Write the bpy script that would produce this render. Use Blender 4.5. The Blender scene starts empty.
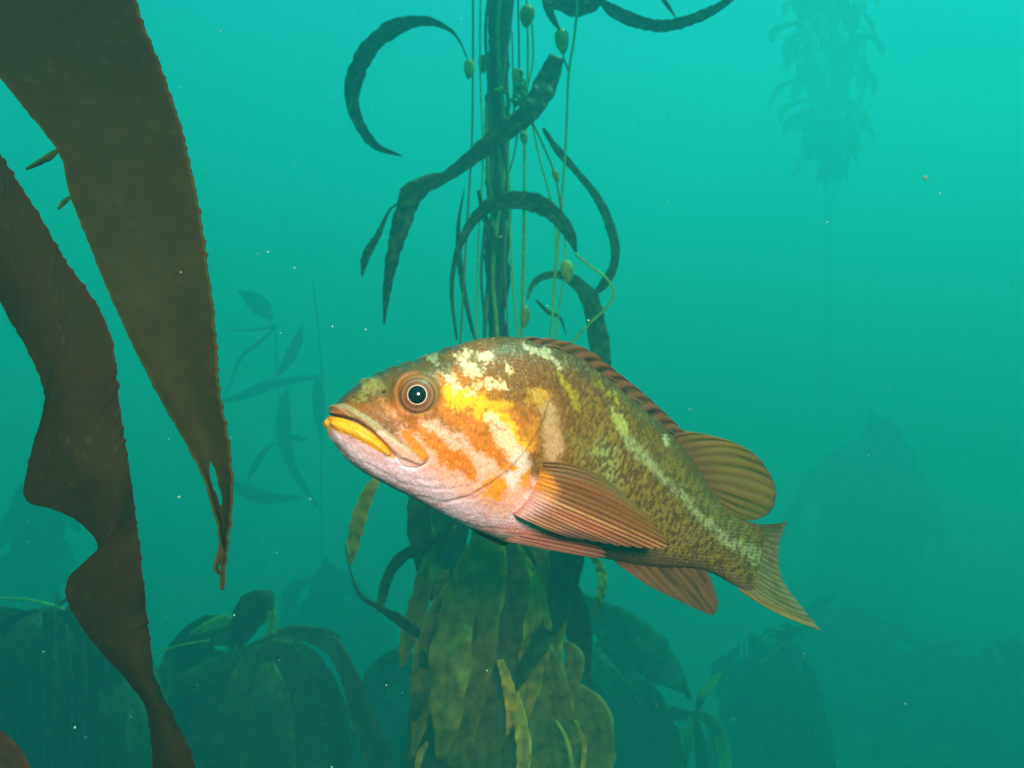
import bpy, math, random
import numpy as np
from mathutils import Vector

S = bpy.context.scene
R = math.radians
# ------------------------------------------------------------------ camera
LENS = 28.0
F = LENS / 36.0 * 1024.0
cd = bpy.data.cameras.new('camera'); cam = bpy.data.objects.new('camera', cd); S.collection.objects.link(cam)
cd.lens = LENS; cd.sensor_width = 36; cd.clip_start = 0.02; cd.clip_end = 500
cam.location = (0, 0, 0); cam.rotation_euler = (R(90), 0, 0); S.camera = cam
cd.dof.use_dof = True; cd.dof.focus_distance = 0.50; cd.dof.aperture_fstop = 16
# ------------------------------------------------------------------ sky, sun, strobe, exposure
SUN_EL, SUN_AZ = R(66), R(74)
w = bpy.data.worlds.new('World'); S.world = w; w.use_nodes = True
nt = w.node_tree; bg = nt.nodes['Background']; sk = nt.nodes.new('ShaderNodeTexSky')
sk.sky_type = 'NISHITA'; sk.sun_disc = False; sk.sun_elevation = SUN_EL; sk.sun_rotation = SUN_AZ
nt.links.new(sk.outputs[0], bg.inputs[0]); bg.inputs[1].default_value = 0.12
ld = bpy.data.lights.new('sun', 'SUN'); ld.energy = 4.5; ld.angle = R(0.5); ld.color = (1, .96, .9)
sun = bpy.data.objects.new('sun', ld); S.collection.objects.link(sun)
sdir = Vector((math.sin(SUN_AZ)*math.cos(SUN_EL), math.cos(SUN_AZ)*math.cos(SUN_EL), math.sin(SUN_EL)))
sun.rotation_euler = sdir.to_track_quat('Z', 'Y').to_euler()
# the diver's flash that lights the fish: a spot just above and behind the lens
fl = bpy.data.lights.new('camera_flash', 'SPOT'); fl.energy = 90.0; fl.shadow_soft_size = 0.09
fl.spot_size = R(64); fl.spot_blend = 1.0; fl.color = (1, .66, .65)
flash = bpy.data.objects.new('camera_flash', fl); S.collection.objects.link(flash)
flash.location = (0.10, -0.50, 0.24)
flash.rotation_euler = (Vector(flash.location) - Vector((-0.01, .50, -.05))).to_track_quat('Z', 'Y').to_euler()
S.view_settings.view_transform = 'Standard'; S.view_settings.look = 'None'
S.view_settings.gamma = 1.0; S.view_settings.exposure = .76
S.cycles.use_denoising = True
S.cycles.volume_bounces = 3; S.cycles.max_bounces = 8
S.cycles.caustics_reflective = False; S.cycles.caustics_refractive = False

# ------------------------------------------------------------------ helpers
rnd = random.Random(7)
def lin(c):
    c = np.asarray(c, float) / 255.0
    return np.where(c < .04045, c/12.92, ((c+.055)/1.055)**2.4)
def P(px, py, d):
    return np.stack([(np.asarray(px, float)-512)/F*d, np.asarray(d, float)+0*np.asarray(px, float), (384-np.asarray(py, float))/F*d], -1)
def proj(V):
    return 512+V[..., 0]/V[..., 1]*F, 384-V[..., 2]/V[..., 1]*F
def ss(a, b, x):
    t = np.clip((x-a)/(b-a), 0, 1); return t*t*(3-2*t)
def cr(pts, n, chord=True):
    p = np.asarray(pts, float)
    if len(p) == 2:
        t = np.linspace(0, 1, n)[:, None]; return p[0]*(1-t)+p[1]*t
    if chord:
        k = np.r_[0, np.cumsum(np.maximum(np.linalg.norm(np.diff(p[:, :2], axis=0), axis=1), 1e-6))]
    else: k = np.arange(len(p), dtype=float)
    m = np.zeros_like(p)
    m[1:-1] = (p[2:]-p[:-2])/(k[2:]-k[:-2])[:, None]
    m[0] = (p[1]-p[0])/(k[1]-k[0]); m[-1] = (p[-1]-p[-2])/(k[-1]-k[-2])
    t = np.linspace(0, k[-1], n) if np.isscalar(n) else np.asarray(n)*k[-1]
    i = np.clip(np.searchsorted(k, t, side='right')-1, 0, len(p)-2)
    h = (k[i+1]-k[i])[:, None]; s = ((t-k[i])/(k[i+1]-k[i]))[:, None]
    return (2*s**3-3*s**2+1)*p[i]+(s**3-2*s**2+s)*h*m[i]+(-2*s**3+3*s**2)*p[i+1]+(s**3-s**2)*h*m[i+1]
def vn(x, y, seed=0):
    x = np.asarray(x, float); y = np.asarray(y, float)
    xi = np.floor(x).astype(np.int64); yi = np.floor(y).astype(np.int64)
    fx = x-xi; fy = y-yi; fx = fx*fx*(3-2*fx); fy = fy*fy*(3-2*fy)
    def h(a, b):
        n = (a*374761393 + b*668265263 + seed*1442695041) & 0xffffffff
        n = ((n ^ (n >> 13))*1274126177) & 0xffffffff
        return ((n ^ (n >> 16)) & 0xffff)/65535.0
    return (h(xi, yi)*(1-fx)+h(xi+1, yi)*fx)*(1-fy)+(h(xi, yi+1)*(1-fx)+h(xi+1, yi+1)*fx)*fy
def fbm(x, y, seed=0, o=4):
    r = 0; a = .5; t = 0
    for i in range(o):
        r = r+a*vn(x*2**i, y*2**i, seed+i*17); t += a; a *= .5
    return r/t
def mesh(name, V, quads, mat, parent=None, col=None, smooth=True):
    V = np.asarray(V, float).reshape(-1, 3); q = np.asarray(quads, np.int32)
    base = np.array(parent.location) if parent is not None else V.mean(0)
    if parent is not None and 'root' in parent: base = np.array(parent['root'])
    me = bpy.data.meshes.new(name)
    me.vertices.add(len(V)); me.vertices.foreach_set('co', (V-base).astype(np.float32).ravel())
    me.loops.add(q.size); me.loops.foreach_set('vertex_index', q.ravel())
    me.polygons.add(len(q)); me.polygons.foreach_set('loop_start', np.arange(0, q.size, q.shape[1], dtype=np.int32))
    if smooth: me.polygons.foreach_set('use_smooth', np.ones(len(q), bool))
    me.update(calc_edges=True); me.validate()
    if col is not None:
        a = me.color_attributes.new('Col', 'FLOAT_COLOR', 'POINT')
        c = np.ones((len(V), 4), np.float32); c[:, :3] = np.asarray(col).reshape(-1, 3)
        a.data.foreach_set('color', c.ravel())
    me.materials.append(mat)
    o = bpy.data.objects.new(name, me); S.collection.objects.link(o)
    if parent is not None:
        o.parent = parent
        o['root'] = [float(x) for x in base]
    else: o.location = base
    return o
def thing(name, label, cat, loc, group=None):
    o = bpy.data.objects.new(name, None); S.collection.objects.link(o); o.location = tuple(float(x) for x in loc)
    o.empty_display_size = .05
    tag(o, label, cat, group); return o
def tag(o, label, cat, group=None):
    o['label'] = label; o['category'] = cat
    if group: o['group'] = group
    return o
def gridq(nu, nv, off=0, flip=False, wrap=False):
    i, j = np.meshgrid(np.arange(nu-1), np.arange(nv if wrap else nv-1), indexing='ij')
    j2 = (j+1) % nv
    a = i*nv+j; b = i*nv+j2; c = (i+1)*nv+j2; d = (i+1)*nv+j
    q = np.stack([a, b, c, d], -1).reshape(-1, 4)
    return (q[:, ::-1] if flip else q)+off
def gnormals(G):
    du = np.gradient(G, axis=0); dv = np.gradient(G, axis=1)
    n = np.cross(du, dv); return n/np.maximum(np.linalg.norm(n, axis=-1, keepdims=True), 1e-12)
def sheet(name, G, th, mat, parent=None, col=None, mask=None):
    """closed thin shell round a grid of points; th = thickness (scalar or grid)"""
    nu, nv = G.shape[:2]; N = gnormals(G); th = np.broadcast_to(np.asarray(th, float), (nu, nv))[..., None]
    A = (G+N*th/2).reshape(-1, 3); B = (G-N*th/2).reshape(-1, 3); m = nu*nv
    qa = gridq(nu, nv)
    if mask is not None: qa = qa[mask[:-1, :-1].ravel()]
    q = [qa, qa[:, ::-1]+m]
    e = np.concatenate([qa[:, [k, (k+1) % 4]] for k in range(4)])          # rims
    key = np.sort(e, 1); u, inv, cnt = np.unique(key, axis=0, return_inverse=True, return_counts=True)
    be = e[cnt[inv.ravel()] == 1]
    q.append(np.stack([be[:, 1], be[:, 0], be[:, 0]+m, be[:, 1]+m], -1))
    c = None
    if col is not None: c = np.concatenate([col.reshape(-1, 3)]*2)
    return mesh(name, np.concatenate([A, B]), np.concatenate(q), mat, parent, c)
def tube(name, C, r, mat, parent=None, nv=8, col=None):
    C = np.asarray(C, float); n = len(C); r = np.broadcast_to(np.asarray(r, float), (n,))
    T = np.gradient(C, axis=0); T /= np.maximum(np.linalg.norm(T, axis=1, keepdims=True), 1e-9)
    ref = np.array([.31, .9, .17]); A = np.cross(T, ref); A /= np.linalg.norm(A, axis=1, keepdims=True); B = np.cross(T, A)
    th = np.linspace(0, 2*np.pi, nv, endpoint=False)
    V = C[:, None]+r[:, None, None]*(np.cos(th)[None, :, None]*A[:, None]+np.sin(th)[None, :, None]*B[:, None])
    V = np.concatenate([V.reshape(-1, 3), C[:1], C[-1:]])
    q = [gridq(n, nv, wrap=True)]
    a = np.arange(nv); b = (a+1) % nv
    q.append(np.stack([b, a, np.full(nv, n*nv), np.full(nv, n*nv)], -1)); q.append(np.stack([a+(n-1)*nv, b+(n-1)*nv, np.full(nv, n*nv+1), np.full(nv, n*nv+1)], -1))
    Q = np.concatenate(q)
    me_q = Q
    c = None
    if col is not None: c = np.broadcast_to(np.asarray(col, float), (len(V), 3))
    # caps as degenerate-free triangles: split into two meshes is avoided by tiny cap rings
    V2 = V.copy(); V2[n*nv] = C[0]; V2[n*nv+1] = C[-1]
    body = Q[:-2*nv]
    # close ends by shrinking the end rings instead of triangle fans
    ring0 = C[0]+(V[:nv]-C[0])*.02; ring1 = C[-1]+(V[(n-1)*nv:n*nv]-C[-1])*.02
    V3 = np.concatenate([ring0, V[:n*nv], ring1])
    return mesh(name, V3, gridq(n+2, nv, wrap=True), mat, parent, None if col is None else np.broadcast_to(np.asarray(col, float), (len(V3), 3)))

# ------------------------------------------------------------------ materials
def new_mat(name):
    m = bpy.data.materials.new(name); m.use_nodes = True; n = m.node_tree
    return m, n, n.nodes['Principled BSDF'], n.nodes['Material Output']
def kelp_mat(name, trans=.35, rough=.45, bump=.4, scale=60., spec=.3):
    m, n, b, out = new_mat(name)
    at = n.nodes.new('ShaderNodeAttribute'); at.attribute_name = 'Col'
    tc = n.nodes.new('ShaderNodeTexCoord')
    no = n.nodes.new('ShaderNodeTexNoise'); no.inputs['Scale'].default_value = scale; no.inputs['Detail'].default_value = 6
    n.links.new(tc.outputs['Object'], no.inputs['Vector'])
    rp = n.nodes.new('ShaderNodeMapRange'); rp.inputs['From Min'].default_value = .3; rp.inputs['From Max'].default_value = .7
    rp.inputs['To Min'].default_value = .85 if spec < .1 else .6; rp.inputs['To Max'].default_value = 1.15 if spec < .1 else 1.35
    n.links.new(no.outputs['Fac'], rp.inputs['Value'])
    mu = n.nodes.new('ShaderNodeVectorMath'); mu.operation = 'SCALE'
    n.links.new(at.outputs['Color'], mu.inputs[0]); n.links.new(rp.outputs[0], mu.inputs['Scale'])
    n.links.new(mu.outputs[0], b.inputs['Base Color'])
    b.inputs['Roughness'].default_value = rough; b.inputs['Specular IOR Level'].default_value = spec
    bp = n.nodes.new('ShaderNodeBump'); bp.inputs['Strength'].default_value = bump; bp.inputs['Distance'].default_value = .002
    n2 = n.nodes.new('ShaderNodeTexNoise'); n2.inputs['Scale'].default_value = scale*2.5; n2.inputs['Detail'].default_value = 4; n2.inputs['Distortion'].default_value = .6
    n.links.new(tc.outputs['Object'], n2.inputs['Vector']); n.links.new(n2.outputs['Fac'], bp.inputs['Height'])
    n.links.new(bp.outputs[0], b.inputs['Normal'])
    tr = n.nodes.new('ShaderNodeBsdfTranslucent'); n.links.new(mu.outputs[0], tr.inputs['Color']); n.links.new(bp.outputs[0], tr.inputs['Normal'])
    mx = n.nodes.new('ShaderNodeMixShader'); mx.inputs[0].default_value = trans
    n.links.new(b.outputs[0], mx.inputs[1]); n.links.new(tr.outputs[0], mx.inputs[2]); n.links.new(mx.outputs[0], out.inputs['Surface'])
    return m
M_BLADE = kelp_mat('kelp_blade', .6, .45, .5, 45)
M_NEAR = kelp_mat('near_kelp_blade', .35, .8, .16, 90, spec=.06)
M_STIPE = kelp_mat('kelp_stipe', .1, .4, .3, 80)

def skin_mat(name, scales=True, rough=.42, trans=0., coat=.25):
    m, n, b, out = new_mat(name)
    at = n.nodes.new('ShaderNodeAttribute'); at.attribute_name = 'Col'
    tc = n.nodes.new('ShaderNodeTexCoord')
    mp = n.nodes.new('ShaderNodeMapping'); mp.inputs['Rotation'].default_value = (0, R(17), R(-35)); mp.inputs['Scale'].default_value = (1, .5, .75)
    n.links.new(tc.outputs['Object'], mp.inputs['Vector'])
    no = n.nodes.new('ShaderNodeTexNoise'); no.inputs['Scale'].default_value = 900; no.inputs['Detail'].default_value = 3
    n.links.new(mp.outputs[0], no.inputs['Vector'])
    rp = n.nodes.new('ShaderNodeMapRange'); rp.inputs['From Min'].default_value = .3; rp.inputs['From Max'].default_value = .7
    rp.inputs['To Min'].default_value = .78; rp.inputs['To Max'].default_value = 1.2
    n.links.new(no.outputs['Fac'], rp.inputs['Value'])
    mu = n.nodes.new('ShaderNodeVectorMath'); mu.operation = 'SCALE'
    n.links.new(at.outputs['Color'], mu.inputs[0]); n.links.new(rp.outputs[0], mu.inputs['Scale']); n.links.new(mu.outputs[0], b.inputs['Base Color'])
    b.inputs['Roughness'].default_value = rough; b.inputs['Specular IOR Level'].default_value = .2
    b.inputs['Coat Weight'].default_value = 0.; b.inputs['Coat Roughness'].default_value = .3
    b.inputs['Subsurface Weight'].default_value = .0
    bp = n.nodes.new('ShaderNodeBump'); bp.inputs['Strength'].default_value = .35; bp.inputs['Distance'].default_value = .0006
    if scales:
        vo = n.nodes.new('ShaderNodeTexVoronoi'); vo.inputs['Scale'].default_value = 480
        n.links.new(mp.outputs[0], vo.inputs['Vector'])
        n.links.new(vo.outputs['Distance'], bp.inputs['Height'])
    else:
        n.links.new(no.outputs['Fac'], bp.inputs['Height'])
    n.links.new(bp.outputs[0], b.inputs['Normal'])
    if trans > 0:
        tr = n.nodes.new('ShaderNodeBsdfTranslucent'); n.links.new(mu.outputs[0], tr.inputs['Color'])
        mx = n.nodes.new('ShaderNodeMixShader'); mx.inputs[0].default_value = trans
        n.links.new(b.outputs[0], mx.inputs[1]); n.links.new(tr.outputs[0], mx.inputs[2]); n.links.new(mx.outputs[0], out.inputs['Surface'])
    return m
M_SKIN = skin_mat('fish_skin'); M_FIN = skin_mat('fish_fin', False, .4, .25, .2)
def gloss_mat(name, rough=.06):
    m, n, b, out = new_mat(name)
    at = n.nodes.new('ShaderNodeAttribute'); at.attribute_name = 'Col'; n.links.new(at.outputs['Color'], b.inputs['Base Color'])
    b.inputs['Roughness'].default_value = rough; b.inputs['Coat Weight'].default_value = .25; b.inputs['Coat Roughness'].default_value = .03
    return m
M_EYE = gloss_mat('fish_eye', .10)
M_IRIS = gloss_mat('fish_iris', .42)
for nd in M_IRIS.node_tree.nodes:
    if nd.type == 'BSDF_PRINCIPLED': nd.inputs['Coat Weight'].default_value = .06; nd.inputs['Specular IOR Level'].default_value = .2

# ------------------------------------------------------------------ water (haze) and seabed
def box(n, x0, x1, y0, y1, z0, z1):
    v = [(x, y, z) for x in (x0, x1) for y in (y0, y1) for z in (z0, z1)]
    f = [(0, 1, 3, 2), (4, 6, 7, 5), (0, 4, 5, 1), (2, 3, 7, 6), (0, 2, 6, 4), (1, 5, 7, 3)]
    m = bpy.data.meshes.new(n); m.from_pydata(v, [], f); o = bpy.data.objects.new(n, m); S.collection.objects.link(o); return o
hz = box('haze', -62, 62, -62, 62, -6.5, 5.2); hz['kind'] = 'stuff'
hm = bpy.data.materials.new('sea_water'); hm.use_nodes = True; nt = hm.node_tree; nt.nodes.clear()
out = nt.nodes.new('ShaderNodeOutputMaterial')
SIG_S = (.010, .087, .088); SIG_A = (.40, .061, .090)
vs = nt.nodes.new('ShaderNodeVolumeScatter'); k = max(SIG_S)
vs.inputs['Color'].default_value = [c/k for c in SIG_S]+[1]; vs.inputs['Density'].default_value = k; vs.inputs['Anisotropy'].default_value = .36
va = nt.nodes.new('ShaderNodeVolumeAbsorption'); k = max(SIG_A)*1.0001
va.inputs['Color'].default_value = [1-c/k for c in SIG_A]+[1]; va.inputs['Density'].default_value = k
ad = nt.nodes.new('ShaderNodeAddShader'); nt.links.new(vs.outputs[0], ad.inputs[0]); nt.links.new(va.outputs[0], ad.inputs[1])
nt.links.new(ad.outputs[0], out.inputs['Volume']); hz.data.materials.append(hm)

n = 161
gx = np.sign(np.linspace(-1, 1, n))*np.abs(np.linspace(-1, 1, n))**1.8*60
X, Y = np.meshgrid(gx, gx, indexing='ij')
Z = -3.8+1.1*(fbm(X*.35+9, Y*.35+4, 3)-.5)+.5*(fbm(X*1.7, Y*1.7, 8)-.5)
m, nn, b, o_ = new_mat('rocky_seabed')
no = nn.nodes.new('ShaderNodeTexNoise'); no.inputs['Scale'].default_value = 2.2; no.inputs['Detail'].default_value = 8
rc = nn.nodes.new('ShaderNodeValToRGB'); rc.color_ramp.elements[0].position = .35; rc.color_ramp.elements[0].color = (.02, .022, .012, 1)
rc.color_ramp.elements[1].position = .7; rc.color_ramp.elements[1].color = (.10, .075, .05, 1)
tc = nn.nodes.new('ShaderNodeTexCoord'); nn.links.new(tc.outputs['Object'], no.inputs['Vector'])
nn.links.new(no.outputs['Fac'], rc.inputs['Fac']); nn.links.new(rc.outputs[0], b.inputs['Base Color']); b.inputs['Roughness'].default_value = .9
bp = nn.nodes.new('ShaderNodeBump'); bp.inputs['Distance'].default_value = .1; nn.links.new(no.outputs['Fac'], bp.inputs['Height']); nn.links.new(bp.outputs[0], b.inputs['Normal'])
sb = mesh('seabed', np.stack([X, Y, Z], -1), gridq(n, n), m); sb['kind'] = 'structure'
def ground_z(x, y):
    x = np.asarray(x, float); y = np.asarray(y, float)
    return -3.8+1.1*(fbm(x*.35+9, y*.35+4, 3)-.5)+.5*(fbm(x*1.7, y*1.7, 8)-.5)

# ------------------------------------------------------------------ the fish
PSI = R(35); FX0 = (327-512)/F*.42; FY0 = .42
AX = np.array([math.cos(PSI), math.sin(PSI), 0]); NX = np.array([math.sin(PSI), -math.cos(PSI), 0]); UP = np.array([0, 0, 1.])
def Q(px, py, off=0.):
    """point on the fish's long vertical plane, moved off metres towards the near side"""
    px = np.asarray(px, float); py = np.asarray(py, float); off = np.asarray(off, float)
    u = (px-512)/F; v = (384-py)/F
    base = FX0*NX[0]+FY0*NX[1]+off
    Yd = base/(u*NX[0]+NX[1])
    return np.stack([u*Yd, Yd+0*u, v*Yd], -1)
ST = np.array([  # top x,y  bottom x,y  half width
 (329.5,417, 329.5,424, .0020), (331.5,411, 330.5,432, .0065), (336,405, 334,440, .0105), (343,398, 341,449, .0145),
 (352,390, 349,459, .0180), (363,382, 358,467, .0212), (380,374, 371,476, .0245), (401,366, 388,485, .0272),
 (424,358, 406,494, .0300), (450,348, 430,507, .0325), (479,339, 458,522, .0352), (510,337, 488,535, .0370),
 (540,345, 518,543, .0372), (567,354, 549,549, .0362), (594,372, 578,553, .0342), (621,394, 604,558, .0315),
 (647,416, 632,563, .0275), (671,439, 658,566, .0230), (692,465, 680,567, .0185), (708,490, 700,569, .0148),
 (724,510, 717,575, .0118), (741,519, 731,583, .0085), (755,523, 743,589, .0048), (765,529, 753,592, .0012)], float)
NU, NV = 620, 400
# denser stations on the head
tt = np.linspace(0, 1, NU); tt = tt**1.25
SI = cr(ST, tt)
top = Q(SI[:, 0], SI[:, 1]); bot = Q(SI[:, 2], SI[:, 3])
mid = (top+bot)/2; half = (top-bot)/2; hh = np.linalg.norm(half, axis=1)
phi = np.linspace(0, 2*np.pi, NV, endpoint=False)       # 0 top, pi bottom, sin>0 near side
cphi = np.cos(phi); sphi = np.sin(phi)
fr = np.linspace(0, 1, NU)
egg = 1-.10*np.cos(phi)                                   # a little fuller low
wexp = .92
side = np.sign(sphi)*np.abs(sphi)**wexp*egg
fh = ss(.2, .9, tt)[:, None]
Vb = mid[:, None]+half[:, None]*cphi[None, :, None]+(SI[:, 4][:, None]*(side[None]))[..., None]*NX
Nb = gnormals(np.concatenate([Vb[:, -1:], Vb, Vb[:, :1]], 1))[:, 1:-1]
if (Nb[:, NV//4]@NX).mean() < 0: Nb = -Nb
# image position of every point, far side mirrored onto the near side
Vm = mid[:, None]+half[:, None]*cphi[None, :, None]+(SI[:, 4][:, None]*np.abs(side)[None])[..., None]*NX
PX, PY = proj(Vm)
RNG = np.random.RandomState(3)
def dline(x, y, pts, want_t=False, signed=False):
    pts = np.asarray(pts, float); best = np.full(x.shape, 1e9); bt = np.zeros(x.shape); sg = np.zeros(x.shape)
    L = np.r_[0, np.cumsum(np.linalg.norm(np.diff(pts[:, :2], axis=0), axis=1))]
    for i in range(len(pts)-1):
        a = pts[i, :2]; b = pts[i+1, :2]; d = b-a; l2 = d@d
        t = np.clip(((x-a[0])*d[0]+(y-a[1])*d[1])/l2, 0, 1)
        ex = x-a[0]-t*d[0]; ey = y-a[1]-t*d[1]; e = np.hypot(ex, ey); m = e < best
        best = np.where(m, e, best); bt = np.where(m, (L[i]+t*(L[i+1]-L[i]))/L[-1], bt); sg = np.where(m, np.sign(d[0]*ey-d[1]*ex), sg)
    return best, bt, sg
def stroke(x, y, pts, soft=1.5):
    """pts rows x, y, half width"""
    pts = np.asarray(pts, float); d, t, _ = dline(x, y, pts)
    L = np.r_[0, np.cumsum(np.linalg.norm(np.diff(pts[:, :2], axis=0), axis=1))]; L /= L[-1]
    wd = np.interp(t, L, pts[:, 2]); return 1-ss(wd-soft, wd+soft, d)
def blob(x, y, cx, cy, rx, ry, ang=0, soft=.35):
    c, s = math.cos(R(ang)), math.sin(R(ang)); dx = x-cx; dy = y-cy
    u = (dx*c+dy*s)/rx; v = (-dx*s+dy*c)/ry; return 1-ss(1-soft, 1+soft, np.hypot(u, v))
CO, SO = math.cos(R(17)), math.sin(R(17))
def paint(x0, y0, lowv):
    """markings of the near side in picture coordinates; returns linear rgb"""
    n1 = fbm(x0/14, y0/14, 1)-.5; n2 = fbm(x0/14, y0/14, 31)-.5; n3 = fbm(x0/4.5, y0/4.5, 51)-.5; n4 = fbm(x0/4.5, y0/4.5, 71)-.5
    n5 = vn(x0/1.7, y0/1.7, 91)-.5; n6 = vn(x0/1.7, y0/1.7, 92)-.5
    x = x0+n1*22+n3*10+n5*5; y = y0+n2*22+n4*10+n6*5          # ragged edges
    xs = x0+n1*9+n3*7+n5*4; ys = y0+n2*9+n4*7+n6*4          # slightly ragged
    a = x0*CO+y0*SO; bb = -x0*SO+y0*CO
    C = np.zeros(x.shape+(3,)); C[:] = lin((128, 82, 18))
    def mix(m, c, op=1.):
        nonlocal C
        m = np.clip(m*op, 0, 1)[..., None]; C = C*(1-m)+lin(c)*m
    # broad body tone
    mix(ss(560, 640, x), (116, 86, 30), .8)
    mix(fbm(x0/30, y0/30, 5)*1.6-.5, (134, 96, 28), .45)
    mix(stroke(x, y, [(505, 338, 10), (560, 350, 9), (620, 385, 9), (680, 440, 8), (720, 500, 8)], 8), (88, 70, 34), .7)
    mix(stroke(xs, ys, [(521, 343, 1.5), (530, 346, 3), (544, 354, 3.6), (558, 364, 2.6), (562, 368, .5)], 1.6), (226, 216, 186), .85)
    mix(stroke(xs, ys, [(558, 371, 2), (566, 383, 3), (574, 396, 3), (580, 410, 1)], 1.8), (196, 188, 50), .7)
    mix(stroke(xs, ys, [(600, 385, 1.4), (611, 396, 2.4), (622, 409, 1.4)], 1.5), (190, 182, 56), .7)
    mix(blob(xs, ys, 665, 441, 3, 6, -25, .5), (200, 214, 170), .9)
    # pale green lower flank
    dl, _, sg = dline(x0, y0, [(560, 330), (617, 417), (639, 453), (669, 483), (699, 515), (725, 539), (765, 562)])
    below = ss(-4, 26, dl*sg)*ss(565, 620, x0)
    mix(below, (152, 136, 72), .7)
    mix(ss(600, 690, x0)*ss(.0, 20, 24-np.abs(dl*sg+8)), (128, 136, 76), .45)
    mix(blob(x, y, 606, 464, 13, 24, -32, .6), (160, 184, 122), .75)
    mix(blob(x, y, 578, 452, 7, 24, -12, .8), (150, 158, 96), .4)
    # scale-row speckle: streaks lying across the body
    aa = a+bb*.18; sp = vn(aa/1.45+.5*vn(a/7, bb/7, 4), bb/4.4, 11)*.6+vn(aa/2.1, bb/2.8, 12)*.4
    body = ss(545, 610, x0)
    mix(ss(.52, .62, sp)*body*(.25+.75*ss(-34, -2, dl*sg))*.9, (88, 58, 20), .8)
    mix(ss(.50, .62, sp)*ss(505, 560, x0)*.5, (78, 62, 18), .6)
    mix(ss(.44, .34, sp)*ss(500, 580, x0)*(.12+.6*ss(-34, 6, dl*sg)), (158, 146, 76), .6)
    rows = .5+.5*np.sin(a/1.15+1.2*np.sin(bb/2.2)); mix(rows*ss(480, 540, x0), (66, 52, 18), .22)
    # lateral line band
    mix(stroke(xs, ys, [(614, 412, 1), (622, 428, 3.2), (639, 453, 3.6), (669, 483, 3.4), (699, 515, 4.2), (725, 539, 5), (760, 558, 7)], 4.2), (172, 182, 134), .85)
    mix(ss(.56, .7, vn(x0/2.4, y0/3.4, 78))*ss(600, 620, x0)*ss(9, 3, dl)*.55, (100, 84, 40), 1)
    mix(stroke(xs, ys, [(612, 408, 1), (617, 420, 4.5), (626, 434, 3)], 2), (190, 194, 104), .55)
    mix(ss(.60, .7, vn(a/3, bb/4, 77))*stroke(x0, y0, [(660, 478, 8), (725, 539, 12), (760, 556, 14)], 4), (92, 76, 34), .7)
    # grey-mauve belly behind, pink belly in front
    mix(stroke(x, y, [(500, 556, 16), (560, 562, 20), (620, 572, 24), (690, 586, 24), (740, 604, 22)], 7), (126, 98, 74), .9)
    mix(stroke(x, y, [(596, 552, 5), (650, 556, 5), (700, 566, 5)], 5), (112, 84, 70), .6)
    # ---- head
    mix(ss(500, 430, x)*ss(470, 430, x0-.3*(y0-340)), (112, 78, 26), .75)
    # whole throat and lower head pinkish white
    thr = stroke(x0+n1*6, y0+n2*6, [(330, 446, 17), (362, 466, 22), (400, 482, 26), (440, 500, 28), (480, 512, 34), (520, 518, 42), (556, 530, 34)], 5)
    mix(thr, (240, 212, 220)); 
    mix(stroke(xs, ys, [(420, 434, 20), (450, 462, 24), (500, 490, 26)], 9.0), (236, 178, 150), .95)
    # orange ground of the cheek and gill cover
    mix(stroke(xs, ys, [(452, 392, 22), (480, 405, 28), (510, 425, 26), (522, 440, 16)], 9.0), (190, 114, 10), .95)
    mix(stroke(xs, ys, [(400, 410, 12), (425, 420, 10)], 9.0), (168, 98, 30), .85)
    # salmon-pink slash across the cheek
    mix(stroke(xs, ys, [(424, 424, 6), (446, 434, 8.5), (468, 450, 10), (492, 470, 11)], 5.6), (240, 184, 156), .95)
    mix(ss(.55, .65, fbm(x0/2.2, y0/2.2, 90))*stroke(xs, ys, [(424, 424, 6), (446, 434, 8), (472, 452, 9)], 4.8), (222, 140, 100), .5)
    # orange slash below it
    mix(stroke(xs, ys, [(412, 424, 5), (430, 440, 7), (448, 455, 9), (464, 466, 9), (470, 474, 6)], 4.2), (206, 120, 8), 1)
    # upper orange slash
    mix(stroke(xs, ys, [(440, 404, 8), (462, 420, 9), (482, 438, 11), (498, 452, 10), (505, 464, 6)], 4.8), (198, 116, 8), 1)
    # bright yellow sweep
    mix(stroke(x, y, [(448, 389, 7), (464, 400, 9), (480, 408, 9), (500, 422, 8), (516, 436, 9), (524, 446, 6)], 4.8), (250, 190, 0), 1)
    mix(stroke(x, y, [(464, 398, 6), (490, 400, 8), (508, 404, 5)], 4.8), (246, 186, 10), .8)
    # cream slash within the yellow
    mix(stroke(xs, ys, [(490, 418, 5), (500, 430, 8.5), (510, 444, 8), (516, 456, 5)], 4.0), (246, 206, 168), 1)
    # brown saddle between
    mix(blob(x, y, 512, 392, 15, 8, 25, .5), (116, 82, 28), .9)
    mix(blob(x, y, 522, 412, 8, 6, 25, .6), (128, 92, 30), .8)
    mix(blob(x, y, 494, 388, 12, 6, 20, .6), (150, 98, 24), .6)
    # cream blotches of the nape
    for cx, cy, rx, ry, an in ((462, 357, 7, 8, 40), (468, 369, 9, 7, 20), (448, 377, 5, 8, -20), (458, 388, 6, 6, 0), (484, 358, 10, 5, 10),
                               (478, 371, 6, 4, 0), (508, 370, 6, 4.5, 30), (478, 385, 5, 5, 0), (492, 384, 9, 5, 15), (504, 388, 5, 3, 0), (470, 392, 5, 3, 0)):
        mix(blob(x0+n3*13+n1*8+n5*5, y0+n4*13+n2*8+n6*5, cx, cy, rx*.9, ry*.9, an, .5), (242, 220, 172), .9)
    mix(blob(x, y, 540, 398, 10, 6, 30, .6), (214, 168, 90), .8)
    # margin of the gill cover and the pale patch behind it
    mix(blob(x, y, 533, 434, 7, 22, 12, .4), (196, 134, 14), .95)
    mix(stroke(xs, ys, [(548, 405, 4), (552, 425, 7), (555, 445, 8), (552, 462, 7)], 6.4), (204, 170, 134), .85)
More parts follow.
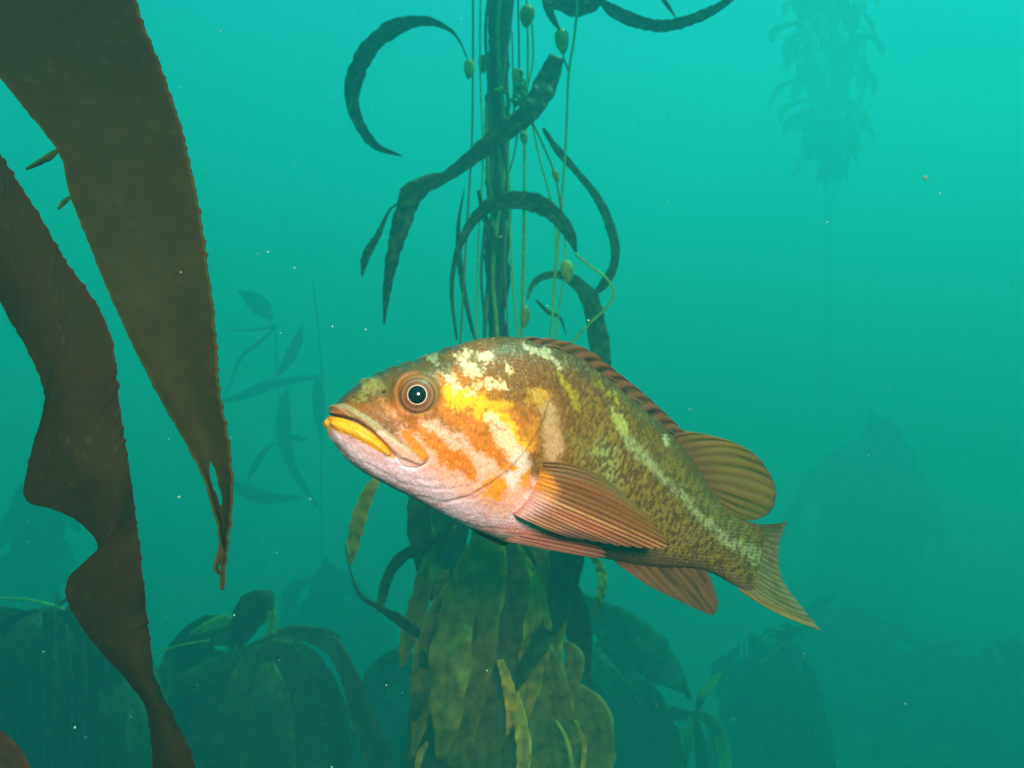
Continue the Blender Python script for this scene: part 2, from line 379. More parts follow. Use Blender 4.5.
    mix(stroke(xs, ys, [(520, 456, 7), (522, 468, 9), (512, 480, 8)], 6.4), (250, 226, 216), .9)  # white highlight painted into the skin colour
    mix(blob(x, y, 752, 556, 14, 30, 0, .7)*0, (0,0,0))
    for cx, cy, rx, ry in ((495, 486, 12, 8), (513, 466, 4, 5), (489, 494, 6, 5), (531, 484, 7, 10)):
        mix(blob(x, y, cx, cy, rx, ry, -25, .5), (232, 150, 20), .9)
    mix(stroke(x, y, [(480, 530, 6), (520, 545, 8), (560, 552, 8)], 6), (190, 128, 120), .6)
    mix(stroke(x0, y0, [(500, 528, 3), (530, 536, 8), (560, 542, 9), (590, 550, 7)], 6.4), (222, 128, 108), .8)
    mix(stroke(x0, y0, [(545, 545, 3), (570, 549, 5), (610, 557, 5)], 4.8), (120, 84, 66), .7)
    # fine scale-sized flecks carry each colour into its neighbour
    fl_ = vn(x0/1.6, y0/1.6, 120); fz = ss(580, 520, x0)*ss(395, 420, x0)*(1-.85*thr)
    mix(ss(.72, .86, fl_)*fz*ss(350, 400, y0)*.8, (206, 136, 40), .5)
    mix(ss(.28, .14, fl_)*fz*.7, (236, 206, 150), .35)
    mix(ss(.60, .74, fbm(x0/5, y0/5, 123))*ss(470, 420, y0)*fz, (138, 90, 28), .55)
    # snout and forehead
    mix(stroke(x, y, [(345, 400, 8), (372, 388, 10), (400, 374, 9), (440, 362, 9)], 5), (96, 76, 32), .85)
    mix(stroke(xs, ys, [(340, 401, 3), (352, 389, 3.5), (374, 377, 3.5), (400, 366, 3.5), (430, 356, 3.5), (455, 348, 2.5)], 3), (58, 74, 66), .8)
    mix(blob(x, y, 372, 387, 8, 5, -30, .7), (158, 148, 86), .6)
    mix(blob(x, y, 364, 393, 8, 3, -30, .6), (150, 146, 86), .6)
    mix(blob(x, y, 430, 357, 8, 3, -20, .6), (176, 176, 130), .6)
    mix(stroke(x0, y0, [(416, 374, 1.5), (404, 379, 4), (398, 392, 4.5), (401, 406, 4), (412, 416, 2)], 2.5), (158, 92, 28), .85)
    mix(stroke(x0, y0, [(424, 374, 1.5), (436, 382, 2.5), (440, 395, 2.5), (434, 408, 2)], 2.5), (84, 66, 40), .7)
    mix(stroke(xs, ys, [(352, 402, 4), (372, 410, 6), (392, 418, 7), (410, 424, 6)], 4), (146, 92, 34), .8)
    mix(stroke(xs, ys, [(378, 400, 3), (392, 410, 4), (404, 418, 3)], 3), (200, 136, 84), .5)
    # upper jaw, maxilla
    mix(stroke(x0, y0, [(332, 409, 4), (345, 408, 4.6), (365, 420, 5), (385, 437, 6), (402, 450, 8), (418, 457, 9)], 1.2), (168, 140, 98), 1)
    mix(stroke(x0, y0, [(380, 434, 4), (396, 448, 6), (412, 460, 7), (425, 458, 8)], 2), (224, 180, 158), .9)
    mix(stroke(x0, y0, [(405, 434, 4), (416, 446, 5), (424, 456, 4.5)], 1.6), (206, 128, 26), .9)
    mix(stroke(x0, y0, [(331, 407, 3), (335, 411, 3), (341, 413, 2)], 1.4), (150, 86, 34), .8)
    # yellow lower lip
    mix(stroke(x0, y0, [(328, 421, 5), (340, 425, 7.4), (356, 431, 7.4), (373, 441, 6.4), (386, 451, 4.4), (393, 457, 1.5)], 1.4), (244, 178, 6), 1)
    mix(stroke(x0, y0, [(325, 419, 3), (326, 428, 3.5), (331, 434, 2)], 1.6), (226, 140, 20), .8)
    # chin and throat tints
    mix(stroke(x0, y0, [(333, 441, 3), (350, 461, 4), (378, 481, 3.5), (410, 496, 3), (440, 510, 2)], 3), (176, 130, 140), .6)
    mix(stroke(x0, y0, [(346, 437, 4), (366, 450, 4), (385, 462, 3)], 3), (206, 156, 150), .6)
    mix(ss(.55, .75, fbm(x0/9, y0/5, 33))*thr, (222, 150, 150), .5)
    wb = ss(470, 560, x0)[..., None]; C = C*(np.array([.78, .66, .62])*(1-wb)+np.array([.70, .56, .44])*wb)
    g_ = C@np.array([.3, .6, .1]); C = g_[..., None]+(C-g_[..., None])*1.09
    return np.clip(C, .004, 1)
COLb = paint(PX, PY, None)
# relief
D = np.zeros(PX.shape)
def groove(pts, depth, soft=.8):
    global D
    D -= depth*(.62 if depth < .003 else .8)*stroke(PX, PY, pts, soft*1.35)
def ridge(pts, h, soft=3.):
    global D
    D += h*stroke(PX, PY, pts, soft)
ridge([(330, 422, 1.5), (341, 426, 3.6), (356, 432, 3.6), (373, 441, 3), (388, 453, 1.5)], .0017, 3.4)           # lower lip
ridge([(334, 408, 1), (347, 409, 2), (366, 421, 2.5), (386, 438, 3.5), (404, 452, 5.5), (420, 458, 6)], .0018, 2.4)  # maxilla
groove([(329, 414, .6), (340, 416, .9), (356, 420, .9), (372, 431, .9), (386, 445, .9), (396, 458, .7)], .0038, .9)   # mouth slit
groove([(396, 458, .4), (404, 467, .7), (416, 469, .7), (428, 463, .6), (434, 449, .4)], .0017, .9)                    # end of maxilla
groove([(343, 399, .3), (360, 407, .6), (378, 417, .6), (400, 431, .7), (418, 438, .7), (434, 448, .5)], .0010, 1.4)   # above maxilla
groove([(345, 456, .1), (372, 466, .5), (402, 484, .7), (436, 490, .7), (470, 486, .7), (500, 470, .4)], .0008, 2.2)
groove([(400, 474, .2), (430, 482, .6), (465, 477, .5), (492, 464, .3)], .0006, 2.4)
groove([(418, 496, .2), (446, 503, .6), (476, 498, .6), (500, 484, .5), (516, 466, .4)], .0009, 2.4)
groove([(395, 492, .1), (430, 512, .5), (480, 528, .6), (520, 530, .3)], .0008, 1.6)
# gill cover: step at its hind edge
GE = [(530, 384), (542, 394), (549, 404), (546, 418), (536, 436), (526, 452), (512, 468), (494, 482), (470, 496), (440, 504)]
dg, tg, sg = dline(PX, PY, GE)
inside = -sg if True else sg
D += .0008*(1-ss(0, 30, dg))*(sg > 0)*ss(0, 3., dg)*ss(0, .1, tg)*ss(1, .85, tg)
D -= .0003*(1-ss(.6, 3.2, dg))
# preopercle edge
dp, tp, sp_ = dline(PX, PY, [(470, 398), (484, 418), (488, 440), (478, 462), (456, 476)])
D += .0003*(1-ss(0, 14, dp))*(sp_ > 0)*ss(0, 1.5, dp)*ss(0, .2, tp)*ss(1, .8, tp)
# eye socket
EX, EY = 417., 395.
re = np.hypot((PX-EX), (PY-EY))
D += .0024*np.exp(-((re-22)/4.5)**2)*(.6+.4*np.cos(np.arctan2(PY-EY, PX-EX)-2.6)) 
D -= .0040*(1-ss(14, 20, re))
# brow spines and rough skin
for (x1, y1, r1) in ((372, 381, 3), (384, 374, 2.5), (398, 369, 3), (412, 364, 2.5), (428, 357, 3.5), (441, 354, 2.5), (452, 349, 2)):
    D += .0011*np.exp(-(((PX-x1)**2+(PY-y1)**2)/(r1*r1)))
D += .0007*(fbm(PX/10, PY/10, 5)-.5)+.0004*(fbm(PX/3, PY/3, 6)-.5)
sa = PX*CO+PY*SO; sb_ = -PX*SO+PY*CO+.2*(PX-500); row = np.floor(sb_/3.3); fa = (sa/4.3+.5*(row % 2)+.25*vn(sa/9, sb_/9, 45)) % 1.0; fb = np.abs((sb_/3.3) % 1-.5)*2
D += .00062*(fa*(1-fb**2)-.3)*ss(478, 540, PX)*(.5+vn(sa/5, sb_/5, 46))
nost = np.hypot(PX-383, PY-391); D -= .0015*(1-ss(1.5, 3, nost)); COLb = COLb*(1-.7*(1-ss(1.2, 2.6, nost)))[..., None]
nearedge = np.minimum(np.arange(NU)/6., 1)[:, None]
Vb = Vb+Nb*(D*nearedge)[..., None]
# mouth slit and gill slit coloured a darker brown along the fold
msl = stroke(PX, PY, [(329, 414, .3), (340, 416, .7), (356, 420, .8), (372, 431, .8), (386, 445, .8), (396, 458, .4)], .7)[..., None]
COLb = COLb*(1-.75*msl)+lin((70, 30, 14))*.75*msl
gl = ((1-ss(.3, 2.0, dg))*ss(.25, .45, tg)*.12)[..., None]; COLb = COLb*(1-gl)+lin((160, 90, 60))*gl
skinV = np.concatenate([Vb.reshape(-1, 3)])
fish_loc = mid[NU//2]
fish = thing('fish', 'spotted orange and olive brown rockfish with yellow lower lip swimming in front of the kelp', 'fish', fish_loc)
# end caps by adding a shrunken ring each side
r0 = mid[0]+(Vb[0]-mid[0])*.02; r1 = mid[-1]+(Vb[-1]-mid[-1])*.02
allV = np.concatenate([r0, Vb.reshape(-1, 3), r1]); allC = np.concatenate([COLb[0], COLb.reshape(-1, 3), COLb[-1]])
mesh('body', allV, gridq(NU+2, NV, wrap=True), M_SKIN, fish, allC)

# eyes
def near_point(px, py):
    sel = np.where((PX-px)**2+(PY-py)**2 == ((PX-px)**2+(PY-py)**2).min()); i, j = sel[0][0], sel[1][0]
    if sphi[j] < 0: j = (NV-j) % NV
    return i, j
VmS = mid[:, None]+half[:, None]*cphi[None, :, None]+(SI[:, 4][:, None]*side[None])[..., None]*NX
def make_eye(sidesgn):
    i, j = near_point(EX+1, EY)
    c = VmS[i, j]
    nrm = NX*.62+np.array([-.30, -.66, .12]); nrm /= np.linalg.norm(nrm)
    if sidesgn < 0:
        k = (c-mid[i])@NX; c = c-2*k*NX; nrm = nrm-2*(nrm@NX)*NX
    ra = .0121; c = c-nrm*(.0070)
    a = np.cross(nrm, UP); a /= np.linalg.norm(a); b_ = np.cross(a, nrm)
    nr, nt_ = 70, 72
    al = np.linspace(0.004, R(86), nr); th = np.linspace(0, 2*np.pi, nt_, endpoint=False)
    rr = np.sin(al)*ra; hz_ = np.cos(al)*ra
    hz_ = np.where(rr < .0060, hz_*1.0, hz_)
    V = c+rr[:, None, None]*(np.cos(th)[None, :, None]*a+np.sin(th)[None, :, None]*b_)+(hz_[:, None, None])*nrm
    rpx = (rr/.0121)[:, None]*np.ones(nt_)[None]
    an = np.ones(nr)[:, None]*th[None]
    wob = .02*(fbm(np.cos(an)*2+5, np.sin(an)*2+5, 2)-.5)
    C = np.zeros((nr, nt_, 3)); C[:] = lin((150, 108, 60))
    def mixr(r0, r1, s, col, op=1):
        mk = (ss(r0-s, r0+s, rpx+wob)*(1-ss(r1-s, r1+s, rpx+wob))*op)[..., None]; C[:] = C*(1-mk)+lin(col)*mk
    mixr(.43, .74, .03, (104, 66, 38))
    C[:] *= (1+.7*(fbm(an*7, rpx*6, 9)-.5))[..., None]
    mixr(.60, .70, .03, (150, 104, 66), .55)
    mixr(.73, .78, .02, (40, 28, 22), .8)
    mixr(.79, 1.2, .03, (150, 90, 34)); mixr(.93, 1.2, .03, (132, 80, 28), .8)
    mixr(.395, .435, .012, (214, 168, 134))
    e = mesh('eye', V, gridq(nr, nt_, wrap=True), M_IRIS, fish, C)
    # pupil: a glossy dark dome set a hair proud of the iris
    nr = 16; al = np.linspace(.004, math.asin(.40), nr); rr = np.sin(al)*ra; hh_ = np.cos(al)*ra+.00035*(1-(rr/(.40*ra))**2)+.00004
    V = c+rr[:, None, None]*(np.cos(th)[None, :, None]*a+np.sin(th)[None, :, None]*b_)+(hh_[:, None, None])*nrm
    C = np.zeros((nr, nt_, 3)); C[:] = (.002, .003, .003)
    mesh('pupil', V, gridq(nr, nt_, wrap=True), M_EYE, e, C)
    # fleshy rim round the eyeball
    nr, nt2 = 64, 12; t1 = np.linspace(0, 2*np.pi, nr, endpoint=False)
    return e
make_eye(1); make_eye(-1)

# fins
def fin(name, rays, nrays, offb, offt, color, th=.0011, nv=46, per=7, curve=0., rag=.02, parent=fish, bow=0., amp=.0007, sink=.0, mirror=False, wave=.0):
    """rays: rows (bx,by, cx,cy, tx,ty) base / control / tip in picture coordinates, from first to last ray"""
    r = np.asarray(rays, float); nu = nrays*per+1
    ri = cr(r, nu, chord=False) if len(r) > 2 else cr(r, nu)
    v = np.linspace(0, 1, nv); u = np.linspace(0, 1, nu)
    ph = (u*nrays) % 1.0; ridge_ = np.abs(np.cos(np.pi*u*nrays))          # 1 on rays
    scal = 1-rag*(1-ridge_)-rag*.8*vn(u*nrays*1.3, u*0, 5)
    vv = v[None]*scal[:, None]
    B0 = ri[:, 0:2][:, None]; B1 = ri[:, 2:4][:, None]; B2 = ri[:, 4:6][:, None]; t = vv[..., None]
    p = (1-t)**2*B0+2*t*(1-t)*B1+t*t*B2
    ob = np.interp(u, np.linspace(0, 1, len(np.atleast_1d(offb))), np.atleast_1d(offb)); ot = np.interp(u, np.linspace(0, 1, len(np.atleast_1d(offt))), np.atleast_1d(offt))
    off = ob[:, None]*(1-vv)+ot[:, None]*vv+bow*np.sin(np.pi*vv*.9)-sink*np.exp(-vv/.07)
    off = off+amp*(ridge_[:, None]*2-1)*np.minimum(1, vv*5)*(1-.4*vv)
    off = off+wave*np.sin(u*5.0)[:, None]*vv
    G = Q(p[..., 0], p[..., 1], 0.)
    G = G+off[..., None]*NX*1.0
    if np.abs(off).max() > .01:      # keep the drawn outline when the fin stands off the plane
        G = Q(p[..., 0], p[..., 1], off)
    U = u[:, None]*np.ones(nv)[None]; col = color(U, vv, ridge_[:, None]*np.ones(nv)[None], p[..., 0], p[..., 1])
    if mirror:
        k = (G-np.array([FX0, FY0, 0]))@NX; G = G-2*k[..., None]*NX
    col = np.clip(col*np.array([.86, .76, .72]), 0, 1)
    thk = th*(.35+.65*ridge_[:, None])*(1-.6*vv)
    return sheet(name, G, thk, M_FIN, parent, col)
def mixc(*layers):
    C = None
    for m_, c in layers:
        c = lin(c)
        if C is None: C = np.ones(np.shape(m_)+(3,))*c
        else:
            mm = np.clip(m_, 0, 1)[..., None]; C = C*(1-mm)+c*mm
    return C
# soft dorsal
def c_sd(U, V, Rr, x, y):
    return mixc((U*0, (118, 96, 30)), (ss(.45, .6, vn(U*34, V*2.4, 3)), (84, 74, 22)), (ss(.35, .9, Rr)*.6, (152, 120, 46)), (ss(.45, 0, V)*.7, (108, 74, 40)), (ss(.85, 1, V)*.6, (70, 92, 50)), (ss(.5, .7, U)*ss(.3, .8, V)*.4, (66, 84, 34)))
fin('soft_dorsal_fin', [(668, 430, 672, 428, 684, 431), (674, 440, 700, 430, 728, 441), (682, 452, 724, 440, 752, 455), (690, 464, 735, 455, 767, 477), (698, 477, 742, 478, 770, 494),
     (706, 489, 740, 500, 765, 511), (713, 499, 736, 515, 752, 519), (719, 505, 728, 516, 736, 519), (722, 509, 725, 514, 727, 516)], 14, 0, [.0, .004, .006, .004, 0], c_sd, rag=.006, amp=.00035)
# spiny dorsal, folded back along the body
def c_sp(U, V, Rr, x, y):
    return mixc((U*0, (96, 76, 46)), (ss(.8, .3, V)*.9, (40, 38, 26)), (ss(.4, .9, Rr)*.5, (168, 120, 78)), (ss(.75, 1, V)*.6, (70, 50, 40)), (ss(.55, .7, vn(U*40, V*3, 8))*.5, (92, 84, 52)))
fin('spiny_dorsal_fin', [(520, 340, 526, 337, 534, 337), (543, 347, 550, 340, 562, 341), (566, 355, 574, 346, 588, 352), (590, 370, 598, 359, 612, 373), (612, 387, 620, 375, 634, 390),
     (634, 405, 642, 393, 656, 409), (655, 424, 663, 413, 676, 427), (672, 440, 678, 431, 688, 438)], 12, .001, [.001, .004, .006, .005, .004, .002], c_sp, rag=.12, nv=20, amp=.0003, th=.0012)
for k in range(12):
    t0 = k/11.; bx, by = np.interp(t0, [0, .25, .5, .75, 1], [521, 552, 590, 630, 668]), np.interp(t0, [0, .25, .5, .75, 1], [340, 348, 368, 399, 435])
    sl = np.interp(t0, [0, .3, 1], [.14, .5, .85]); L_ = 26-4*abs(t0-.4)
    cc = np.array([Q(bx+L_*u, by+L_*u*sl-5.5*math.sin(u*2.2)*(1-.35*u), .0012*(-1)**k+.0015*u) for u in np.linspace(0, 1, 10)])
    tube('spine', cc, np.linspace(.0011, .00028, 10), M_FIN, fish, 7, lin((112, 88, 56))*(.75+.35*(k % 3)/2))
def c_tail(U, V, Rr, x, y):
    return mixc((U*0, (112, 106, 60)), (ss(.4, .9, Rr)*.6, (160, 152, 96)), (ss(.35, 0, U)*.85, (74, 84, 44)), (ss(.72, 1, U)*.9, (204, 146, 66)), (ss(.3, 0, V)*.6, (128, 122, 72)), (ss(.75, 1, V)*.45, (128, 142, 112)), (ss(.55, .7, vn(U*30, V*6, 4))*.45, (92, 76, 40)))
fin('tail_fin', [(752, 524, 766, 525, 784, 521), (753, 531, 766, 531, 781, 532), (753, 541, 766, 543, 779, 548), (752, 551, 766, 557, 781, 566), (750, 561, 768, 574, 787, 581), (748, 571, 772, 591, 797, 598),
     (745, 580, 774, 606, 809, 615), (742, 587, 772, 612, 819, 629), (738, 589, 770, 614, 812, 627)], 20, 0, [.004, .0, -.004, .0, .004], c_tail, rag=.02, nv=50, amp=.00022)
def c_an(U, V, Rr, x, y):
    return mixc((U*0, (106, 76, 44)), (ss(.4, .9, Rr)*.5, (140, 98, 58)), (ss(.3, 0, U)*.9, (138, 88, 66)), (ss(.55, .7, vn(U*26, V*3, 14))*.6, (62, 48, 28)), (ss(.6, 1, V)*.5, (90, 74, 40)))
fin('anal_fin', [(612, 556, 614, 560, 619, 566), (624, 559, 636, 576, 650, 587), (640, 561, 660, 588, 678, 601), (658, 563, 682, 592, 698, 611), (674, 564, 696, 592, 709, 614), (688, 565, 704, 586, 713, 601),
     (698, 566, 706, 578, 711, 589), (703, 567, 706, 571, 708, 577)], 11, 0, [0, .004, .005, .002], c_an, rag=.03, nv=34, amp=.0004)
# pectorals
def c_pec(U, V, Rr, x, y):
    C = mixc((U*0, (112, 80, 30)), (ss(.0, .25, U)*.8, (136, 80, 38)), (ss(.45, .6, U), (160, 84, 58)), (ss(.72, .82, U), (134, 90, 68)))
    ray = ss(.55, .95, Rr)
    def mx(m_, c):
        nonlocal C
        mm = np.clip(m_, 0, 1)[..., None]; C = C*(1-mm)+lin(c)*mm
    mx(ss(.25, .32, U)*ss(.15, .1, V), (236, 150, 24))
    mx(blobuv(U, V, .42, .04, .32, .20)*.95, (238, 150, 22))
    mx(ray*ss(.30, .55, U)*ss(.02, .3, V)*(.25+.75*vn(U*17, V*2.2, 61)), (214, 164, 92))
    mx(ray*ss(.28, .0, U)*.35, (150, 96, 44))
    mx(ray*ss(.6, .75, U)*.5, (206, 128, 104))
    mx((1-ray)*ss(.25, .5, U)*ss(.1, .4, V)*ss(.75, .6, U)*.8, (128, 66, 34))
    mx(ss(.45, .6, vn(U*40, V*5, 62))*.35, (104, 70, 30))
    mx(ss(.5, .9, V)*ss(.45, .2, U)*.5, (118, 96, 34))
    mx(blobuv(U, V, .66, .45, .12, .3)*.4, (190, 96, 74))
    mx(ss(.3, .0, V)*ss(.40, .6, U)*.97, (226, 174, 168)); mx(ss(.08, .0, V)*.8, (226, 160, 120))
    mx(ss(.66, .82, U)*ss(.45, .8, V)*.8, (116, 84, 62))
    return C
def blobuv(U, V, cu, cv, ru, rv): return 1-ss(.6, 1.1, np.hypot((U-cu)/ru, (V-cv)/rv))
PEC = [(529, 463, 575, 456, 612, 484), (531, 467, 588, 466, 634, 503), (531, 472, 592, 478, 652, 520), (531, 477, 596, 492, 664, 534), (530, 483, 596, 504, 669, 543), (529, 489, 592, 514, 667, 549),
       (527, 495, 584, 520, 652, 549), (525, 500, 576, 524, 632, 548), (522, 505, 564, 525, 612, 545), (518, 510, 552, 527, 592, 541), (513, 514, 540, 528, 572, 538)]
fin('pectoral_fin', PEC, 17, [.0345, .0375, .0385, .0375, .0350], [.046, .058, .060, .056, .047, .040], c_pec, nv=70, per=9, sink=.008, rag=.03, bow=.004, amp=.00032, th=.0014)
fin('pectoral_fin', PEC, 17, [.030, .031, .031, .030, .028], [.046, .058, .060, .056, .047, .040], c_pec, nv=40, per=4, rag=.022, amp=.0010, th=.0014, mirror=True)
# pelvics
def c_pel(U, V, Rr, x, y):
    return mixc((U*0, (160, 100, 80)), (ss(.4, .9, Rr)*.4, (196, 124, 104)), (ss(.4, 1, U)*.8, (122, 84, 60)), (ss(.6, 1, V)*.6, (96, 70, 50)))
fin('pelvic_fin', [(500, 526, 545, 531, 592, 543), (501, 530, 548, 537, 606, 550), (502, 534, 546, 543, 608, 557), (502, 537, 542, 547, 596, 558), (502, 539, 536, 547, 574, 554), (502, 540, 528, 545, 552, 550)], 7,
    [.016, .013, .010], [.030, .026, .018], c_pel, sink=.010, nv=40, amp=.0009, rag=.03)
def c_pe2(U, V, Rr, x, y):
    return mixc((U*0, (84, 88, 62)), (ss(.4, .9, Rr)*.6, (128, 120, 88)), (ss(.6, 1, V)*.5, (90, 96, 70)))
fin('pelvic_fin', [(466, 524, 476, 534, 492, 541), (472, 528, 484, 538, 500, 545), (480, 531, 492, 541, 506, 546), (488, 533, 498, 540, 510, 544)], 6, -.016, [-.022, -.026], c_pe2, nv=22, rag=.08, amp=.0008)

# ------------------------------------------------------------------ kelp builders
K_OLIVE = lin((98, 84, 26)); K_DARK = lin((108, 100, 40)); K_YEL = lin((190, 170, 60)); K_BROWN = lin((104, 62, 24)); K_MID = lin((134, 94, 34))
def kd(d): return d*np.clip(1.2+(np.asarray(d, float)-2)*.1, 1.2, 1.45)
def ribbon(name, pts, parent, mat=None, nu=42, nv=9, ruf=.10, rip=5., th=.0012, col=K_OLIVE, seed=0, edge=1.5, spots=.0):
    """pts rows: px, py, distance, full width in px, twist in degrees"""
    p = np.asarray([tuple(r)+(0,)*(5-len(r)) for r in pts], float)
    if p.shape[1] == 4: p = np.concatenate([p, np.zeros((len(p), 1))], 1)
    if parent is not None and 'plant' in parent: p[:, 2] = kd(p[:, 2])
    q = cr(p, nu); C = P(q[:, 0], q[:, 1], q[:, 2]); W = np.maximum(q[:, 3], .6)/F*q[:, 2]
    return ribbon3(name, C, W, q[:, 4], parent, mat, nv, ruf, rip, th, col, seed, edge, spots)
def ribbon3(name, C, W, tw, parent, mat=None, nv=9, ruf=.10, rip=5., th=.0012, col=K_OLIVE, seed=0, edge=1.5, spots=0., B=None):
    nu = len(C); T = np.gradient(C, axis=0); T /= np.maximum(np.linalg.norm(T, axis=1, keepdims=True), 1e-9)
    if B is None:
        Dv = C/np.linalg.norm(C, axis=1, keepdims=True); B = np.cross(T, Dv)
    B = B/np.maximum(np.linalg.norm(B, axis=1, keepdims=True), 1e-6); N = np.cross(B, T)
    tw = np.radians(tw); Wd = np.cos(tw)[:, None]*B+np.sin(tw)[:, None]*N; Nn = np.cross(Wd, T)
    s = np.linspace(-1, 1, nv); t = np.linspace(0, 1, nu)
    ed = 1+.06*edge*(vn(t*nu/2.2, s[[0]]*0+seed, seed)[:, None]-.5)
    lat = s[None]*W[:, None]/2*ed
    ln = max(np.linalg.norm(np.diff(C, axis=0), axis=1).sum(), 1e-3)
    Wm = W.max()
    fr_ = rip*ln/max(Wm, .01)/3.
    bump = ruf*W[:, None]*(np.sin(t[:, None]*fr_*2*np.pi+seed+np.sign(s)[None]*1.3+1.5*vn(t*6, t*0, seed+3)[:, None])*np.abs(s)[None]**1.6)
    bump = bump+.10*W[:, None]*(1-s[None]**2)*math.sin(seed*1.7)+.05*W[:, None]*(vn(t[:, None]*fr_*3, s[None]*2+seed, seed+9)-.5)*2
    G = C[:, None]+lat[..., None]*Wd[:, None]+bump[..., None]*Nn[:, None]
    U = t[:, None]*np.ones(nv)[None]; V = np.ones(nu)[:, None]*s[None]
    k = 1+.5*(fbm(U*ln*22+seed, V*1.5+seed, seed+5)-.5)
    Cc = col[None, None]*k[..., None]
    Cc = Cc*(1-.25*np.exp(-(V/.08)**2))[..., None]                # midrib tone
    Cc = Cc*(1+.35*np.abs(V)**10)[..., None]               # margin painted paler, where thin edges catch the light
    if spots: 
        sp = ss(.62, .7, fbm(U*ln*50, V*4+seed, seed+8, 3))[..., None]*spots; Cc = Cc*(1-sp)+K_YEL*1.3*sp
    return sheet(name, G, th, mat or M_BLADE, parent, Cc)
def stipe(pts, parent, rpx=1.2, col=K_MID, n=40, nv=7, name='stipe'):
    """pts rows: px, py, distance"""
    p_ = np.asarray(pts, float); p_[:, 2] = kd(p_[:, 2]); q = cr(p_, n); C = P(q[:, 0], q[:, 1], q[:, 2])
    return tube(name, C, rpx/F*q[:, 2], M_STIPE, parent, nv, col)
def floatb(px, py, d, rx, ry, ang, parent, col=K_YEL):
    """pear-shaped gas float; ang = lean from upright"""
    d = float(kd(d))
    c = P(px, py, d); t = np.linspace(-1, 1, 18); s, co = math.sin(R(ang)), math.cos(R(ang))
    ax = np.array([s, 0, co]); r = np.maximum(1-t**2, 0)**.62*(1+.28*t)+.12+.0*t
    C = c+t[:, None]*1.15*ry/F*d*ax
    return tube('float', C, r*rx/F*d, M_STIPE, parent, 14, col)

# ------------------------------------------------------------------ the two near blades at the left
def edge_blade(label, left, right, depths, col, seed, nu=260, nv=60, hole=None, bend=.01, cat='kelp blade'):
    Lf = cr(np.asarray(left, float), nu, True); Rt = cr(np.asarray(right, float), nu, True)
    v = np.linspace(0, 1, nv); t = np.linspace(0, 1, nu)
    e = .9*(vn(t*nu/3., t*0, seed)-.5)*2
    ty = t*34+1.2*vn(t*20, t*0, seed+30); spn = np.maximum(0, 1-np.abs((ty % 1)-.5)*6)*2.6*vn(t*34, t*0, seed+31)           # small teeth down the right margin
    Rt = Rt.copy(); Rt[:, 0] += e+spn; Lf = Lf.copy(); Lf[:, 0] -= .9*(vn(t*nu/3., t*0, seed+2)-.5)*2
    p = Lf[:, None]*(1-v[None, :, None])+Rt[:, None]*v[None, :, None]
    dd = np.interp(t, np.linspace(0, 1, len(depths)), depths)[:, None]+bend*np.sin(v*np.pi)[None]
    dd = dd+.007*(fbm(p[..., 1]/95, p[..., 0]/120, seed+4, 2)-.5)*2+.0007*(fbm(p[..., 1]/16, p[..., 0]/22, seed+6)-.5)*2
    dd = dd+.0012*np.sin(p[..., 1]/15+seed)*np.exp(-((v-1)/.12)**2)[None]+.0012*np.sin(p[..., 1]/19+seed)*np.exp(-(v/.12)**2)[None]
    G = P(p[..., 0], p[..., 1], dd)
    k = 1+.3*(fbm(p[..., 1]/50, p[..., 0]/50, seed)-.5)+.16*(fbm(p[..., 1]/9, p[..., 0]/11, seed+1)-.5)
    k = k*(1+.7*np.exp(-((v-1)/.015)**2)+.7*np.exp(-(v/.015)**2))[None]
    C = col[None, None]*k[..., None]
    sp = ss(.74, .8, fbm(t[:, None]*60, v[None]*22, seed+20, 3))[..., None]*.05; C = C*(1-sp)+lin((170, 150, 70))*sp
    mask = None
    if hole is not None:
        mask = np.ones((nu, nv), bool)
        for (hx, hy, rx, ry, an) in hole:
            c_, s_ = math.cos(R(an)), math.sin(R(an)); dx = p[..., 0]-hx; dy = p[..., 1]-hy
            mask &= np.hypot((dx*c_+dy*s_)/rx, (-dx*s_+dy*c_)/ry) > 1+.25*(vn(p[..., 1]/3, p[..., 0]/3, 4)-.5)
    o = sheet('kelp_frond', G, .0016, M_NEAR, None, C, mask)
    return tag(o, label, cat)
edge_blade('wide brown kelp blade hanging in the foreground, its tip torn with a slit',
    [(-70, -40), (-30, 30), (0, 78), (30, 115), (60, 156), (72, 200), (100, 272), (130, 338), (160, 398), (188, 446), (204, 478), (213, 508), (220, 536), (222, 556), (221, 590)],
    [(128, -40), (140, 15), (160, 66), (181, 128), (196, 195), (205, 250), (212, 300), (216, 345), (219, 392), (227, 436), (232, 476), (231, 505), (228, 535), (225.5, 560), (223.5, 590)],
    [.50, .52, .53, .53, .52, .52, .53], lin((62, 46, 3)), 3, nu=340, nv=90, hole=[(213, 476, 4.2, 15, -12), (219, 494, 3.2, 12, -14)])
edge_blade('darker red-brown kelp blade at the far left, notched and narrowing down to the bottom edge',
    [(-50, 240), (-10, 285), (10, 318), (34, 362), (46, 398), (36, 440), (26, 478), (27, 500), (52, 508), (78, 520), (97, 541), (97, 560), (74, 573), (66, 592), (88, 634), (126, 678), (146, 706), (152, 740), (154, 790)],
    [(-50, 90), (0, 155), (36, 210), (66, 262), (98, 306), (113, 345), (118, 396), (124, 440), (132, 490), (137, 530), (141, 560), (145, 600), (149, 640), (154, 676), (172, 716), (190, 752), (204, 790)],
    [.46, .46, .47, .48, .50, .52], lin((50, 32, 3)), 11, nu=340, nv=80, bend=-.008)
